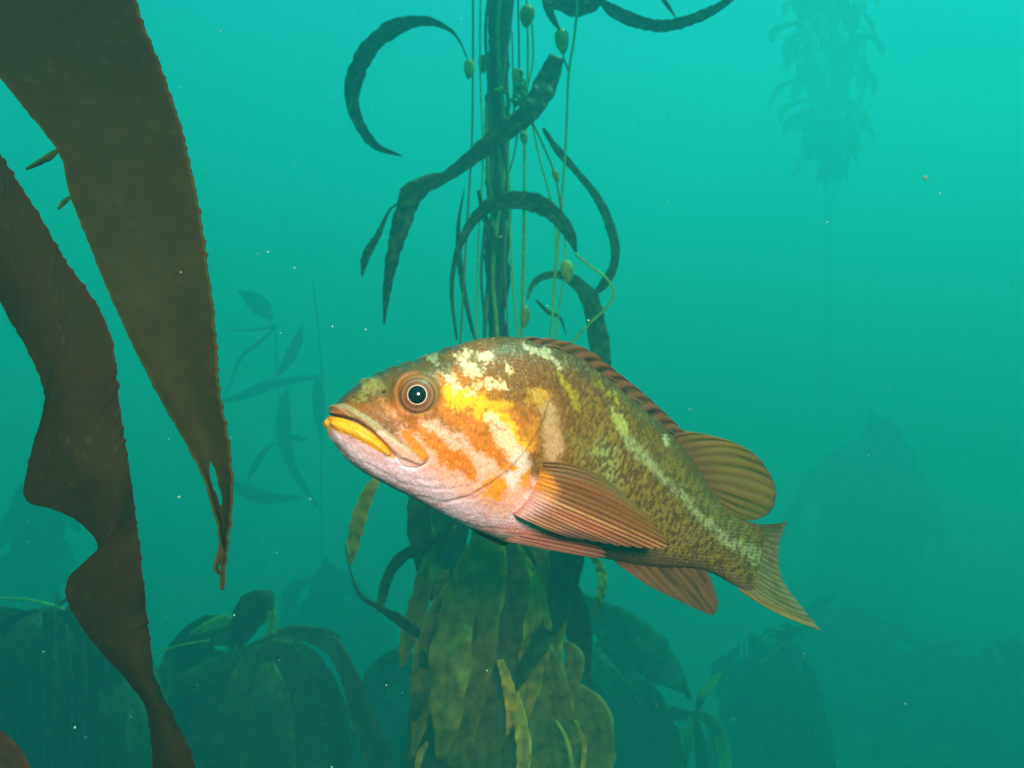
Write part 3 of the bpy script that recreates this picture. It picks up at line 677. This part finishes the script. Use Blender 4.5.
# torn shred at the tip of the wide blade belongs to it
tip = bpy.data.objects['kelp_frond']; tip['root'] = list(tip.location)
ribbon('shred', [(221, 545, .53, 4, 0), (218, 560, .528, 5, 30), (216, 568, .528, 6, 60), (219, 574, .53, 2, 20)], tip, M_NEAR, nu=14, nv=5, col=lin((80, 60, 26)), seed=2)
ribbon('shred', [(58, 150, .53, 3, 0), (50, 156, .528, 7, 30), (38, 163, .526, 6, 50), (26, 169, .526, 1.5, 20)], tip, M_NEAR, nu=14, nv=5, col=lin((62, 78, 36)), seed=6)
ribbon('shred', [(70, 197, .53, 2, 0), (64, 202, .528, 5, 30), (58, 209, .526, 1.5, 20)], tip, M_NEAR, nu=10, nv=5, col=lin((62, 78, 36)), seed=7)
o = ribbon('kelp_frond', [(-30, 740, .48, 34, 10), (-8, 752, .48, 38, 0), (8, 764, .48, 30, 0), (22, 790, .48, 26, 0)], None, M_NEAR, nu=26, nv=9, col=lin((64, 36, 16)), seed=5)
tag(o, 'small brown tip of a kelp blade poking into the bottom left corner', 'kelp blade')

# ------------------------------------------------------------------ centre kelp plant
def kelp_plant(label, px, d, y=None, group=None):
    d = float(kd(d)); c = P(px, 384, d); z = float(ground_z(c[0], c[1])); t = thing('kelp_plant', label, 'kelp', (c[0], c[1], z), group); t['root'] = [float(c[0]), float(c[1]), z]; t['plant'] = 1
    return t
def holdfast(t, r=.18):
    c = np.array(t['root']); V = []; n_ = 14
    th = np.linspace(0, 2*np.pi, 24, endpoint=False); h = np.linspace(0, 1, n_)
    rr = r*(1.15-.95*h**.7)[:, None]*(1+.3*(fbm(th[None]*3+c[0], h[:, None]*4, 7)-.5)*2)
    G = c+np.stack([rr*np.cos(th)[None], rr*np.sin(th)[None], h[:, None]*r*1.3*np.ones(24)[None]-.05], -1)
    G = np.concatenate([G, (G[-1].mean(0)+(G[-1]-G[-1].mean(0))*.02)[None]])
    mesh('holdfast', G, gridq(n_+1, 24, wrap=True), M_STIPE, t, np.broadcast_to(K_BROWN, (24*(n_+1), 3)))
cp = kelp_plant('tall giant kelp rising behind the fish, thick stipe bundle above and broad blades below', 497, 1.95)
holdfast(cp, .22)
base = np.array(cp['root'])
def down_to_base(px, py, d, t, r, col, k=0):
    a = P(px, py, float(kd(d))); b = np.array(t['root'])+np.array([.05*math.sin(k*2.1), .05*math.cos(k*1.7), .1])
    s = np.linspace(0, 1, 14)[:, None]; C = a*(1-s)+b*s; C[:, 0] += .04*np.sin(s[:, 0]*np.pi*2+k)*s[:, 0]*(1-s[:, 0])*2
    tube('stipe', C, r, M_STIPE, t, 7, col)
# thick dark bundle
for k in range(9):
    ox = -11+2.9*k+rnd.uniform(-1, 1); dd = 1.85+.05*rnd.uniform(-1, 1); ph = rnd.uniform(0, 6)
    pts = [(504+ox*1.0+3*math.sin(ph+y/70.), y, dd) for y in (-330, -200, -80)]+[(500+ox*.75-(y+20)*.018+5.0*math.sin(ph+y/38.+k), y, dd+.03*math.sin(k+y/50.)) for y in range(-20, 380, 50)]+[(492+ox*.8+3*math.sin(ph+y/50), y, dd-.05) for y in (420, 500, 580, 680)]
    stipe(pts, cp, rnd.uniform(1.4, 3.1), [K_DARK, K_YEL, K_DARK*.8, K_MID*1.4][k % 4], n=80)
    if k % 2 == 0: down_to_base(pts[-1][0], 680, dd-.05, cp, .007, K_OLIVE, k)
for k in range(6):   # narrow blades lying along the bundle make it read as one dark column
    y0 = -60+k*70; ribbon('blade', [(497+rnd.uniform(-6, 6), y0, 1.83, 5, rnd.uniform(-20, 20)), (499+rnd.uniform(-5, 5), y0+50, 1.83, 17, 10), (495+rnd.uniform(-5, 5), y0+100, 1.84, 16, -20), (491+rnd.uniform(-5, 5), y0+150, 1.84, 3, 0)], cp, nu=26, nv=5, col=K_DARK*.7, seed=k+40, ruf=.2)
# thin pale stipes
TH = [([(474, -140), (473, -20), (473, 60), (472, 140), (468, 210), (464, 280), (460, 350)], 1.1, 1.7), ([(524, -140), (526, -20), (528, 60), (525, 150), (523, 250), (521, 350)], 1.2, 1.72),
      ([(582, -60), (577, 10), (574, 40), (569, 72), (566, 140), (561, 210), (555, 280), (550, 350)], 1.3, 1.68), ([(518, -140), (518, -20), (519, 40), (520, 80), (527, 110), (543, 145), (555, 175), (562, 215)], 1.1, 1.66),
      ([(531, 118), (540, 160), (551, 202), (556, 240), (553, 300), (551, 350)], 1.0, 1.67), ([(508, 130), (509, 200), (512, 270), (517, 330), (520, 360)], 1.1, 1.7), ([(519, 120), (515, 150), (508, 180), (505, 260), (509, 350)], .9, 1.75),
      ([(532, 20), (533, 60), (526, 96), (524, 135), (525, 220), (523, 315)], 1.0, 1.7), ([(482, -60), (480, 60), (483, 160), (478, 250), (476, 350)], .9, 1.78),
      ([(569, 72), (565, 62), (563, 54)], 1.0, 1.68), ([(564, 280), (560, 300), (556, 350)], .9, 1.7), ([(562, 215), (565, 240), (567, 262)], .8, 1.67), ([(512, 30), (513, 75), (514, 100), (512, 130)], .8, 1.7)]
for k, (pp, r_, d_) in enumerate(TH): stipe([(x, y, d_) for x, y in pp], cp, r_, K_YEL*1.25 if k % 3 else K_MID*1.6, n=46)
stipe([(575, 254, 1.6), (590, 266, 1.6), (606, 278, 1.6), (614, 292, 1.6), (606, 308, 1.6), (588, 325, 1.6), (566, 350, 1.62)], cp, 1.35, K_YEL*1.25, n=40)
for (x, y, rx, ry, an, c, d_) in ((562, 41, 6.2, 11.5, -6, K_YEL*.75, 1.67), (527, 16, 6.5, 10, 8, K_YEL*.55, 1.68), (469, 69, 4.6, 9, 3, K_YEL*.75, 1.7), (483, 64, 4, 8, 0, K_OLIVE, 1.8), (517, 76, 5, 7, 10, K_YEL*.9, 1.65),
                          (567, 271, 6, 10, -8, K_YEL*.8, 1.66), (525, 317, 4.4, 10, 4, K_YEL*.6, 1.7), (522, 100, 3.5, 6, 30, K_YEL*.6, 1.68), (524, 138, 3.6, 6, -10, K_YEL*.6, 1.7), (556, 176, 3, 6, -20, K_YEL*.6, 1.66)):
    floatb(x, y, d_, rx, ry, an, cp, c*np.array([1.9, 1.3, .8]))
D1 = 1.75
BL = [
 ([(467, 58, 1.0), (460, 42, 2), (450, 30, 4), (426, 21, 9), (396, 27, 15), (371, 46, 18), (356, 74, 17), (352, 100, 14), (360, 125, 11), (376, 146, 8), (402, 156, 1)], K_OLIVE*.8, 1.72),
 ([(557, 56, 15), (551, 72, 21), (542, 92, 23), (527, 114, 20), (498, 136, 18), (470, 159, 16), (445, 177, 11), (426, 184, 18), (408, 197, 22), (398, 206, 4)], K_DARK, 1.62),
 ([(420, 184, 10), (411, 197, 20), (402, 222, 20), (393, 255, 14), (387, 290, 8), (384, 324, 1.5)], K_OLIVE*.9, 1.63),
 ([(404, 200, 2), (390, 210, 2.5), (378, 235, 6), (366, 256, 9), (362, 276, 2)], K_DARK, 1.64),
 ([(457, 340, 2.5), (452, 300, 4), (453, 272, 5), (460, 245, 7), (472, 222, 10), (490, 205, 14), (512, 200, 18), (535, 203, 19), (556, 216, 17), (570, 235, 12), (576, 252, 3)], K_DARK, 1.63),
 ([(543, 128, 3), (556, 148, 7), (575, 170, 7), (594, 193, 8), (606, 215, 10), (615, 246, 9), (613, 268, 9), (603, 285, 9), (592, 296, 2)], K_DARK*1.2, 1.7),
 ([(527, 300, 1.5), (532, 286, 5), (542, 277, 7), (560, 275, 8), (578, 284, 13), (590, 300, 18), (597, 330, 20), (602, 366, 19), (604, 400, 14)], K_DARK*1.2, 1.72),
 ([(538, -24, 6), (553, -4, 16), (572, 5, 20), (590, 4, 17), (604, -3, 8)], K_OLIVE, 1.68),
 ([(598, -2, 3), (612, 10, 11), (636, 21, 13), (662, 26, 12), (690, 20, 11), (715, 9, 9), (738, -6, 5)], K_OLIVE*.8, 1.66),
 ([(545, -10, 9), (549, 10, 9), (556, 24, 5), (560, 30, 1.5)], K_MID*1.1, 1.66),
 ([(655, -12, 5), (668, 6, 4), (676, 18, 1)], K_MID*1.3, 1.6), ([(478, 190, 3), (484, 215, 6), (492, 235, 8), (497, 255, 2)], K_DARK, 1.7), ([(536, 300, 2), (548, 312, 4), (560, 318, 3), (566, 335, 1)], K_DARK, 1.7),
 ([(464, 190, 1), (458, 230, 4), (462, 280, 6), (470, 320, 4), (478, 350, 2)], K_OLIVE, 1.74)]
for k, (pp, c, d_) in enumerate(BL):
    ribbon('blade', [(x, y, d_+.02*math.sin(i*1.1+k), w_, 14*math.sin(i*.9+k)) for i, (x, y, w_) in enumerate(pp)], cp, nu=80, nv=9, col=c, seed=k+1, ruf=.13, rip=4., edge=3.5, spots=.35)
# tangle of small growth by the floats
for k in range(26):
    a = rnd.uniform(0, 6.28); x = 513+rnd.gauss(0, 4.5); y = 97+rnd.gauss(0, 11); L_ = rnd.uniform(5, 11)
    ribbon('leaflet', [(x, y, 1.64, 1.5), (x+L_*.5*math.cos(a), y+L_*.5*math.sin(a), 1.63, rnd.uniform(3, 5), rnd.uniform(-50, 50)), (x+L_*math.cos(a+.5), y+L_*math.sin(a+.5), 1.64, 1)], cp, nu=8, nv=3, col=lin((120, 190, 70))*rnd.uniform(.6, 1.2), seed=k)
# skirt of hanging blades below the fish
K_SK = lin((212, 146, 34))
SK = [([(432, 548, 15), (408, 553, 13), (390, 572, 11), (380, 606, 8), (379, 612, 3)], K_OLIVE, 1.5),
 ([(345, 545, 1.2), (350, 570, 2), (361, 596, 4), (380, 608, 6), (398, 619, 11), (418, 634, 8), (434, 646, 2)], K_OLIVE*.8, 1.5),
 ([(380, 474, 6), (369, 492, 12), (360, 515, 15), (354, 540, 14), (350, 564, 4)], K_SK*1.25, 1.35),
 ([(568, 535, 30), (566, 562, 34), (560, 600, 26), (548, 630, 20), (530, 660, 18), (514, 690, 8), (508, 706, 2)], K_OLIVE, 1.42),
 ([(583, 545, 4), (596, 560, 8), (603, 580, 9), (599, 600, 9), (594, 618, 2)], K_SK*1.2, 1.6),
 ([(428, 560, 10), (422, 590, 20), (413, 622, 20), (405, 650, 12), (402, 668, 2)], K_SK, 1.55),
 ([(446, 570, 8), (440, 590, 12), (437, 608, 8), (432, 622, 2)], K_SK, 1.55),
 ([(550, 690, 8), (572, 694, 24), (592, 712, 34), (598, 742, 38), (590, 785, 30)], K_SK, 1.6),
 ([(560, 640, 3), (574, 655, 18), (572, 675, 20), (562, 690, 10)], K_SK*1.2, 1.62),
 ([(428, 490, 30), (424, 530, 34), (430, 570, 26), (436, 600, 10)], K_DARK*1.1, 1.75),
 ([(452, 500, 36), (450, 545, 40), (446, 590, 30), (448, 630, 8)], K_DARK*1.2, 1.72),
 ([(490, 540, 30), (482, 590, 46), (470, 650, 52), (462, 710, 40), (458, 770, 20)], K_SK*.9, 1.45),
 ([(508, 548, 26), (512, 600, 44), (500, 660, 48), (490, 720, 40), (486, 790, 30)], K_SK*.8, 1.5),
 ([(545, 560, 20), (548, 600, 40), (540, 650, 46), (548, 710, 44), (556, 785, 40)], K_SK, 1.55),
 ([(535, 580, 10), (538, 620, 26), (533, 660, 30), (526, 700, 20), (518, 735, 6)], (K_SK*1.9)*.7, 1.44),
 ([(455, 590, 16), (440, 640, 40), (436, 690, 44), (430, 740, 50), (426, 800, 40)], K_OLIVE, 1.5),
 ([(470, 560, 20), (458, 610, 36), (450, 660, 44), (446, 720, 30), (440, 760, 8)], K_SK*1.0, 1.4),
 ([(515, 690, 6), (520, 720, 14), (524, 750, 16), (520, 790, 10)], (K_SK*1.9)*.9, 1.38),
 ([(500, 660, 6), (508, 685, 12), (511, 712, 10), (507, 735, 2)], (K_SK*1.9), 1.38),
 ([(575, 720, 2), (584, 742, 4), (582, 770, 4), (576, 790, 3)], (K_SK*1.9)*.8, 1.38),
 ([(556, 720, 2), (566, 738, 4), (572, 765, 4), (570, 790, 3)], (K_SK*1.9)*.7, 1.38),
 ([(416, 775, 4), (420, 755, 7), (428, 742, 3)], (K_SK*1.9)*.8, 1.4)]
for k, (pp, c, d_) in enumerate(SK):
    if pp[0][2] > 8 and pp[0][1] > 480: pp = [(pp[0][0]*.6+496*.4, pp[0][1]-34, 2)]+[(x, y, w_) for x, y, w_ in pp]
    ribbon('blade', [(x, y, d_+.03*math.sin(i*.9+k*2), w_, 22*math.sin(i*.8+k*1.3)) for i, (x, y, w_) in enumerate(pp)], cp, nu=56, nv=11, col=c, seed=k+61, ruf=.13, rip=2.6, spots=.15)
for k in range(34):
    x = rnd.gauss(495, 30); y = rnd.uniform(500, 690); L_ = rnd.uniform(110, 210); wd = rnd.uniform(20, 44); d_ = rnd.uniform(1.5, 1.95); dx = (x-495)*.35+rnd.uniform(-25, 25)
    c = rnd.choice([K_OLIVE, K_SK, K_DARK*1.2, K_OLIVE*.8, K_SK*.7])
    ribbon('blade', [(x*.7+497*.3, y-20, d_, 2), (x, y+L_*.15, d_-.02, wd*.7, rnd.uniform(-50, 50)), (x+dx*.4, y+L_*.45, d_, wd, rnd.uniform(-40, 40)), (x+dx*.7, y+L_*.75, d_+.02, wd*.6, rnd.uniform(-60, 60)), (x+dx, y+L_, d_, 2)], cp, nu=34, nv=7, col=c, seed=k+100, ruf=.13, rip=3.)

# ------------------------------------------------------------------ other kelp
def blades(t, L, d, cols, seed, ruf=.08, nu=34, nv=7, amp=.05, tw=20):
    for k, pp in enumerate(L):
        ribbon('blade', [(x, y, d+amp*math.sin(i*.9+k*2+seed), w_, tw*math.sin(i*.8+k*1.3+seed)) for i, (x, y, w_) in enumerate(pp)], t, nu=nu, nv=nv, col=cols[k % len(cols)], seed=k+seed, ruf=ruf, th=.002)
# dim slender plant left of the fish
t = kelp_plant('dim slender kelp with few thin blades between the fish and the wide near blade', 321, 6.6); holdfast(t, .15)
stipe([(313, 280, 6.6), (322, 377, 6.6), (321, 505, 6.6), (324, 600, 6.6), (322, 700, 6.6)], t, .8, K_OLIVE); down_to_base(322, 700, 6.6, t, .004, K_OLIVE)
blades(t, [[(238, 290, 2), (250, 298, 14), (262, 308, 18), (272, 320, 3)], [(277, 325, 2), (262, 340, 4), (243, 355, 4), (232, 378, 2), (226, 396, 1)], [(302, 326, 2), (297, 342, 11), (288, 360, 10), (276, 376, 3)],
    [(222, 402, 3), (240, 397, 7), (264, 387, 11), (290, 381, 8), (316, 377, 2)], [(287, 388, 2), (284, 410, 13), (284, 440, 14), (293, 468, 8), (306, 490, 6.6), (317, 506, 2)], [(317, 374, 2), (318, 392, 12), (320, 418, 10), (321, 440, 2)],
    [(274, 443, 2), (264, 452, 6), (254, 468, 6.6), (247, 482, 1)], [(226, 480, 3), (240, 488, 12), (262, 497, 14), (284, 498, 8), (302, 497, 2)], [(284, 436, 2), (296, 438, 6.6), (308, 440, 1)], [(228, 330, 1), (250, 330, 2), (275, 327, 2)]], 6.6, [K_OLIVE, K_DARK], 5)
stipe([(318, 506, 6.6), (300, 480, 6.6), (285, 440, 6.6), (280, 400, 6.6), (277, 370, 6.6), (275, 330, 6.6), (268, 318, 6.6)], t, .7, K_OLIVE)
stipe([(249, 480, 6.6), (262, 456, 6.6), (276, 443, 6.6), (286, 438, 6.6)], t, .6, K_OLIVE)
stipe([(222, 402, 6.6), (250, 393, 6.6), (279, 384, 6.6)], t, .6, K_OLIVE)
floatb(319, 502, 6.5, 2, 3, 0, t, K_YEL)
# bottom left mound
t = kelp_plant('mound of broad brown kelp blades at the lower left, one blade curled upright on top', 262, 2.3); holdfast(t, .2)
blades(t, [[(232, 652, 10), (243, 628, 26), (256, 606, 34), (268, 598, 22), (272, 592, 4)], [(268, 600, 4), (272, 618, 10), (270, 638, 7), (266, 646, 2)],
    [(240, 640, 14), (212, 632, 34), (190, 650, 40), (176, 690, 44), (168, 750, 46), (164, 800, 40)], [(236, 622, 5), (222, 622, 14), (208, 627, 12), (190, 634, 3)],
    [(262, 648, 16), (250, 680, 44), (244, 730, 60), (240, 810, 64)], [(264, 646, 16), (278, 684, 46), (286, 740, 58), (290, 810, 60)], [(260, 648, 14), (230, 672, 36), (214, 720, 46), (206, 800, 40)], [(262, 648, 12), (264, 700, 50), (268, 750, 54), (266, 810, 60)], [(240, 650, 12), (212, 672, 26), (180, 690, 28), (140, 722, 30), (90, 752, 26), (50, 790, 20)],
    [(268, 636, 8), (290, 633, 15), (314, 636, 15), (334, 648, 16), (350, 678, 19), (364, 722, 25), (384, 772, 28), (394, 800, 20)], [(290, 640, 6), (310, 656, 14), (330, 690, 20), (338, 730, 26), (342, 790, 26)],
    [(262, 645, 20), (292, 662, 42), (312, 700, 50), (322, 750, 54), (326, 800, 50)], [(220, 650, 14), (215, 690, 50), (205, 740, 56), (196, 800, 60)],
    [(300, 632, 3), (322, 632, 9), (340, 638, 5)], [(276, 634, 3), (262, 642, 8), (246, 648, 3)]], 2.25, [K_MID, K_YEL*1.2, K_OLIVE*1.2, K_YEL*.8, K_MID*1.6, K_MID*1.3, K_BROWN*2, K_MID*1.5, K_YEL*.8, K_BROWN*2.4, K_OLIVE*1.4, K_MID*1.4, K_BROWN*1.5, K_MID, K_YEL*.7], 21, ruf=.07, amp=.08)
for k in range(4): down_to_base(250+10*k, 700, 2.4, t, .006, K_OLIVE, k)
# far left dark mass with stalk
t = kelp_plant('dark kelp mass in the bottom left corner with a pale stalk across its top', 60, 2.0); holdfast(t, .2)
stipe([(-40, 596, 2.1), (0, 598, 2.05), (30, 600, 2.0), (58, 607, 1.98), (70, 612, 1.98)], t, 1.2, K_YEL)
stipe([(210, 640, 2.0), (170, 648, 2.0), (126, 668, 2.0), (86, 690, 2.0)], t, .8, K_YEL*.7)
LL = [[(57, 592, 1), (58, 600, 5), (57, 612, 6), (55, 624, 1)], [(58, 606, 2), (66, 600, 4), (74, 596, 1)], [(56, 606, 2), (50, 614, 4), (44, 620, 1)]]
for k in range(20):
    x = -30+9*k+rnd.uniform(-6, 6); y = 612+rnd.uniform(0, 30)+max(0, (x-60)*.5); q_ = rnd.uniform(.3, .9); c0 = 58 if k % 3 else -10; LL.append([(c0, 612, 3), (c0+(x-c0)*.5, 606+abs(x-c0)*.10+q_*14, 16), (x, 640+abs(x-c0)*.2+q_*30, rnd.uniform(24, 42)), (x+rnd.uniform(-10, 16), 710+q_*20, rnd.uniform(26, 44)), (x+rnd.uniform(-14, 20), 800, 24)])
blades(t, LL, 2.05, [K_MID*.8, K_DARK*.8, K_OLIVE*.6, K_DARK*.6, K_BROWN*.7, K_DARK, K_OLIVE*.7], 33, amp=.12, tw=40)
for k in range(5): down_to_base(20+22*k, 700, 2.1, t, .006, K_OLIVE, k)
for k in range(5): stipe([(28+13*k, 600+rnd.uniform(0, 60), 1.9), (30+14*k, 680, 1.9), (33+12*k, 790, 1.95)], t, .6, K_MID*.7, n=20)
# small hump between
t = kelp_plant('faint hump of kelp blades between the lower left mound and the centre kelp', 398, 2.8); holdfast(t, .15)
blades(t, [[(398, 650, 6), (384, 668, 24), (372, 700, 34), (368, 770, 40)], [(398, 646, 4), (404, 676, 34), (404, 720, 44), (402, 790, 50)], [(402, 650, 5), (418, 670, 22), (426, 700, 30), (428, 780, 40)], [(380, 664, 3), (370, 676, 8), (362, 690, 2)]], 2.8, [K_MID*.8, K_OLIVE, K_MID*.7, K_YEL*.6], 44)
down_to_base(400, 760, 2.8, t, .006, K_OLIVE)
# right mound
t = kelp_plant('sprawling kelp right of the centre kelp with pale arching edges over dark blades', 640, 2.9); holdfast(t, .2)
blades(t, [[(572, 590, 6), (590, 608, 26), (616, 628, 40), (646, 650, 46), (670, 676, 30), (684, 692, 4)], [(574, 598, 3), (600, 614, 8), (626, 632, 9), (650, 650, 6), (668, 664, 2)],
    [(562, 620, 10), (586, 650, 24), (606, 676, 26), (632, 700, 22), (664, 712, 16), (690, 716, 10)], [(585, 640, 4), (604, 666, 9), (626, 690, 10), (650, 705, 9), (676, 712, 4)],
    [(688, 712, 5), (704, 716, 12), (716, 730, 15), (724, 756, 14), (726, 790, 10)], [(692, 716, 5), (686, 736, 14), (680, 766, 16), (678, 790, 10)], [(696, 714, 3), (702, 696, 9), (712, 682, 8), (722, 672, 2)], [(694, 716, 4), (700, 742, 12), (704, 780, 14)],
    [(600, 640, 20), (610, 680, 60), (615, 730, 80), (615, 800, 90)], [(640, 680, 20), (650, 720, 50), (656, 760, 60), (660, 800, 60)], [(580, 650, 14), (590, 700, 50), (600, 750, 60), (600, 800, 60)],
    [(690, 700, 3), (686, 690, 7), (684, 676, 2)]], 2.85, [K_DARK, K_MID*1.1, K_DARK*1.2, K_YEL*.75, K_YEL*.8, K_YEL*.6, K_YEL*.6, K_YEL*.5, K_DARK*.8, K_DARK, K_DARK*.7, K_YEL*.6], 55, ruf=.09, amp=.1)
for k in range(4): down_to_base(610+16*k, 740, 2.9, t, .006, K_OLIVE, k)
# spiky crown under the tail
t = kelp_plant('faint starburst of small pale kelp blades below the tail fin', 790, 4.2); holdfast(t, .15)
LL = []
for k in range(17):
    a = R(200-k*14+rnd.uniform(-5, 5)) if k < 12 else R(rnd.uniform(200, 340)); L_ = rnd.uniform(18, 38); cx, cy = 790, 640
    LL.append([(cx, cy, 2), (cx+L_*.5*math.cos(a), cy-L_*.55*math.sin(a), 4.5), (cx+L_*math.cos(a), cy-L_*.6*math.sin(a)+9, 1)])
for k in range(9):
    x = 770+5*k; LL.append([(790, 645, 4), (x, 680, 16), (x*1.0+rnd.uniform(-8, 8)+(k-4)*4, 730, 22), (x+(k-4)*6, 800, 20)])
blades(t, LL, 4.2, [K_YEL*.9, K_MID, K_YEL*.7], 66, nu=16, nv=5)
down_to_base(790, 700, 4.2, t, .007, K_OLIVE)
# dark kelp thicket at the lower right (several plants)
def column(label, px, d, y0, y1, wpx, nb, seed, cols, lean=0, top=None, blen=(60, 120), bw=(12, 24), group=None, fan=.5, gs=.32):
    r2 = random.Random(seed); t = kelp_plant(label, px, d, group=group); holdfast(t, .2)
    ytop = y0 if top is None else top; dk = float(kd(d)); ybase = 384-(ground_z((px-512)/F*dk, dk)+.1)/dk*F
    for s in range(4):
        ph = r2.uniform(0, 6); ox = r2.uniform(-1, 1)*wpx*.06
        ys = np.linspace(ytop, float(ybase), 9); stipe([(px+ox*(1-i/9)+lean*(float(ybase)-y)/400+(2+4*(s == 0))*math.sin(ph*.3+y/120), y, d) for i, y in enumerate(ys)], t, 5.0/d*.6, K_OLIVE, n=40, nv=6)
    for k in range(nb):
        u = r2.random(); y = y0+(y1-y0)*u; env = math.sin(math.pi*min(1, .22+u*.78))**.6
        x = px+lean*(ybase-y)/400+r2.gauss(0, gs)*wpx*env*.7; L_ = r2.uniform(*blen)*r2.uniform(.6, 1.2); w_ = r2.uniform(*bw); dx = (x-px)*fan+r2.uniform(-.4, .4)*L_
        dd = d+r2.uniform(-.3, .3)
        ribbon('blade', [(px+(x-px)*.3, y-8, dd, 1.5), (x, y+L_*.15, dd, w_*.8, r2.uniform(-50, 50)), (x+dx*.5, y+L_*.5, dd, w_, r2.uniform(-50, 50)), (x+dx*.8, y+L_*.8, dd, w_*.6, r2.uniform(-60, 60)), (x+dx, y+L_, dd, 1)],
               t, nu=20, nv=5, col=cols[k % len(cols)], seed=seed+k, ruf=.14, th=.003)
    return t
column('very faint broad kelp column right of the tail, its top lost in the haze', 866, 9.6, 415, 610, 96, 70, 200, [K_DARK, K_OLIVE, K_DARK], top=395)
column('darker kelp thicket under the faint column at the lower right', 850, 6.4, 600, 760, 170, 60, 230, [K_DARK, K_OLIVE, K_MID], blen=(70, 130), bw=(18, 34))
column('dark kelp thicket in the bottom right corner', 985, 5.6, 640, 780, 190, 46, 260, [K_DARK, K_OLIVE], blen=(70, 130), bw=(18, 34))
column('low dark kelp thicket just right of the pale arching kelp at the bottom', 745, 4.4, 640, 780, 110, 40, 290, [K_DARK, K_OLIVE], blen=(60, 120), bw=(18, 30))
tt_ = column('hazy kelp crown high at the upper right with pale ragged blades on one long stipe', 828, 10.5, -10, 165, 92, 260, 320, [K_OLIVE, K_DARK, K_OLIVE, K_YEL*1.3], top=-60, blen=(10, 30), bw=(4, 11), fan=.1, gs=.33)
r3 = random.Random(5)
for k in range(22):
    x, y = r3.choice([(858, 80), (862, 110), (838, 108), (842, 125), (808, 118), (858, 60), (846, 150), (850, 125), (792, 160), (815, 40), (840, 30)]); x += r3.uniform(-5, 5); y += r3.uniform(-12, 10); L_ = r3.uniform(14, 30)
    ribbon('blade', [(x, y-6, 9.2, 1), (x+r3.uniform(-4, 4), y+L_*.3, 9.2, r3.uniform(5, 8), r3.uniform(-40, 40)), (x+r3.uniform(-6, 6), y+L_*.7, 9.2, 5, 20), (x+r3.uniform(-8, 8), y+L_, 9.2, 1)], tt_, nu=14, nv=5, col=lin((238, 220, 160)), seed=k+400, ruf=.3, th=.003)  # sunlit rags: the sunlight is put into their pale base colour
column('faint low kelp behind the lower left mound', 330, 6.0, 560, 700, 120, 34, 360, [K_DARK, K_OLIVE], blen=(60, 110), bw=(16, 28))
column('barely visible kelp at the left edge behind the near blades', 40, 5.5, 470, 640, 100, 34, 390, [K_DARK, K_OLIVE], blen=(60, 120), bw=(14, 26))

# ------------------------------------------------------------------ drifting particles
r4 = np.random.RandomState(4); Vs = []; Qs = []; cnt = 0
cube = np.array([(x, y, z) for x in (-1, 1) for y in (-1, 1) for z in (-1, 1)], float); cq = np.array([(0, 1, 3, 2), (4, 6, 7, 5), (0, 4, 5, 1), (2, 3, 7, 6), (0, 2, 6, 4), (1, 5, 7, 3)])
sph = []
for a in range(5):
    al = np.pi*(a+.5)/5; sph.append([(math.sin(al)*math.cos(b), math.sin(al)*math.sin(b), math.cos(al)) for b in np.linspace(0, 2*np.pi, 6, endpoint=False)])
sph = np.array(sph); sq = gridq(5, 6, wrap=True)
for i in range(230):
    d = .55+2.6*r4.rand()**1.3; px, py = r4.uniform(-40, 1060), r4.uniform(-40, 810); rpx = r4.choice([.45, .6, .8, 1.1], p=[.5, .3, .15, .05])
    c = P(px, py, d); s_ = rpx/F*d; jit = 1+.4*(r4.rand(5, 6, 1)-.5)
    Vs.append((c+sph*jit*s_*np.array([1, 1, r4.uniform(.5, 1.3)])).reshape(-1, 3)); Qs.append(sq+cnt); cnt += 30
for i in range(12):
    d = r4.uniform(.26, .36); c = P(r4.uniform(0, 1024), r4.uniform(0, 768), d); Vs.append((c+sph*r4.uniform(.4, .8)/F*d).reshape(-1, 3)); Qs.append(sq+cnt); cnt += 30
c = P(925, 178, .8); Vs.append((c+sph*2.6/F*.8).reshape(-1, 3)); Qs.append(sq+cnt); cnt += 30
m_, n_, b_, o_ = new_mat('marine_snow'); b_.inputs['Base Color'].default_value = (.55, .52, .40, 1); b_.inputs['Roughness'].default_value = .8
ms = mesh('marine_snow', np.concatenate(Vs), np.concatenate(Qs), m_); ms['kind'] = 'stuff'
# the key used while building is not part of the scene
for o in bpy.data.objects:
    for key in ('root', 'plant'):
        if key in o: del o[key]
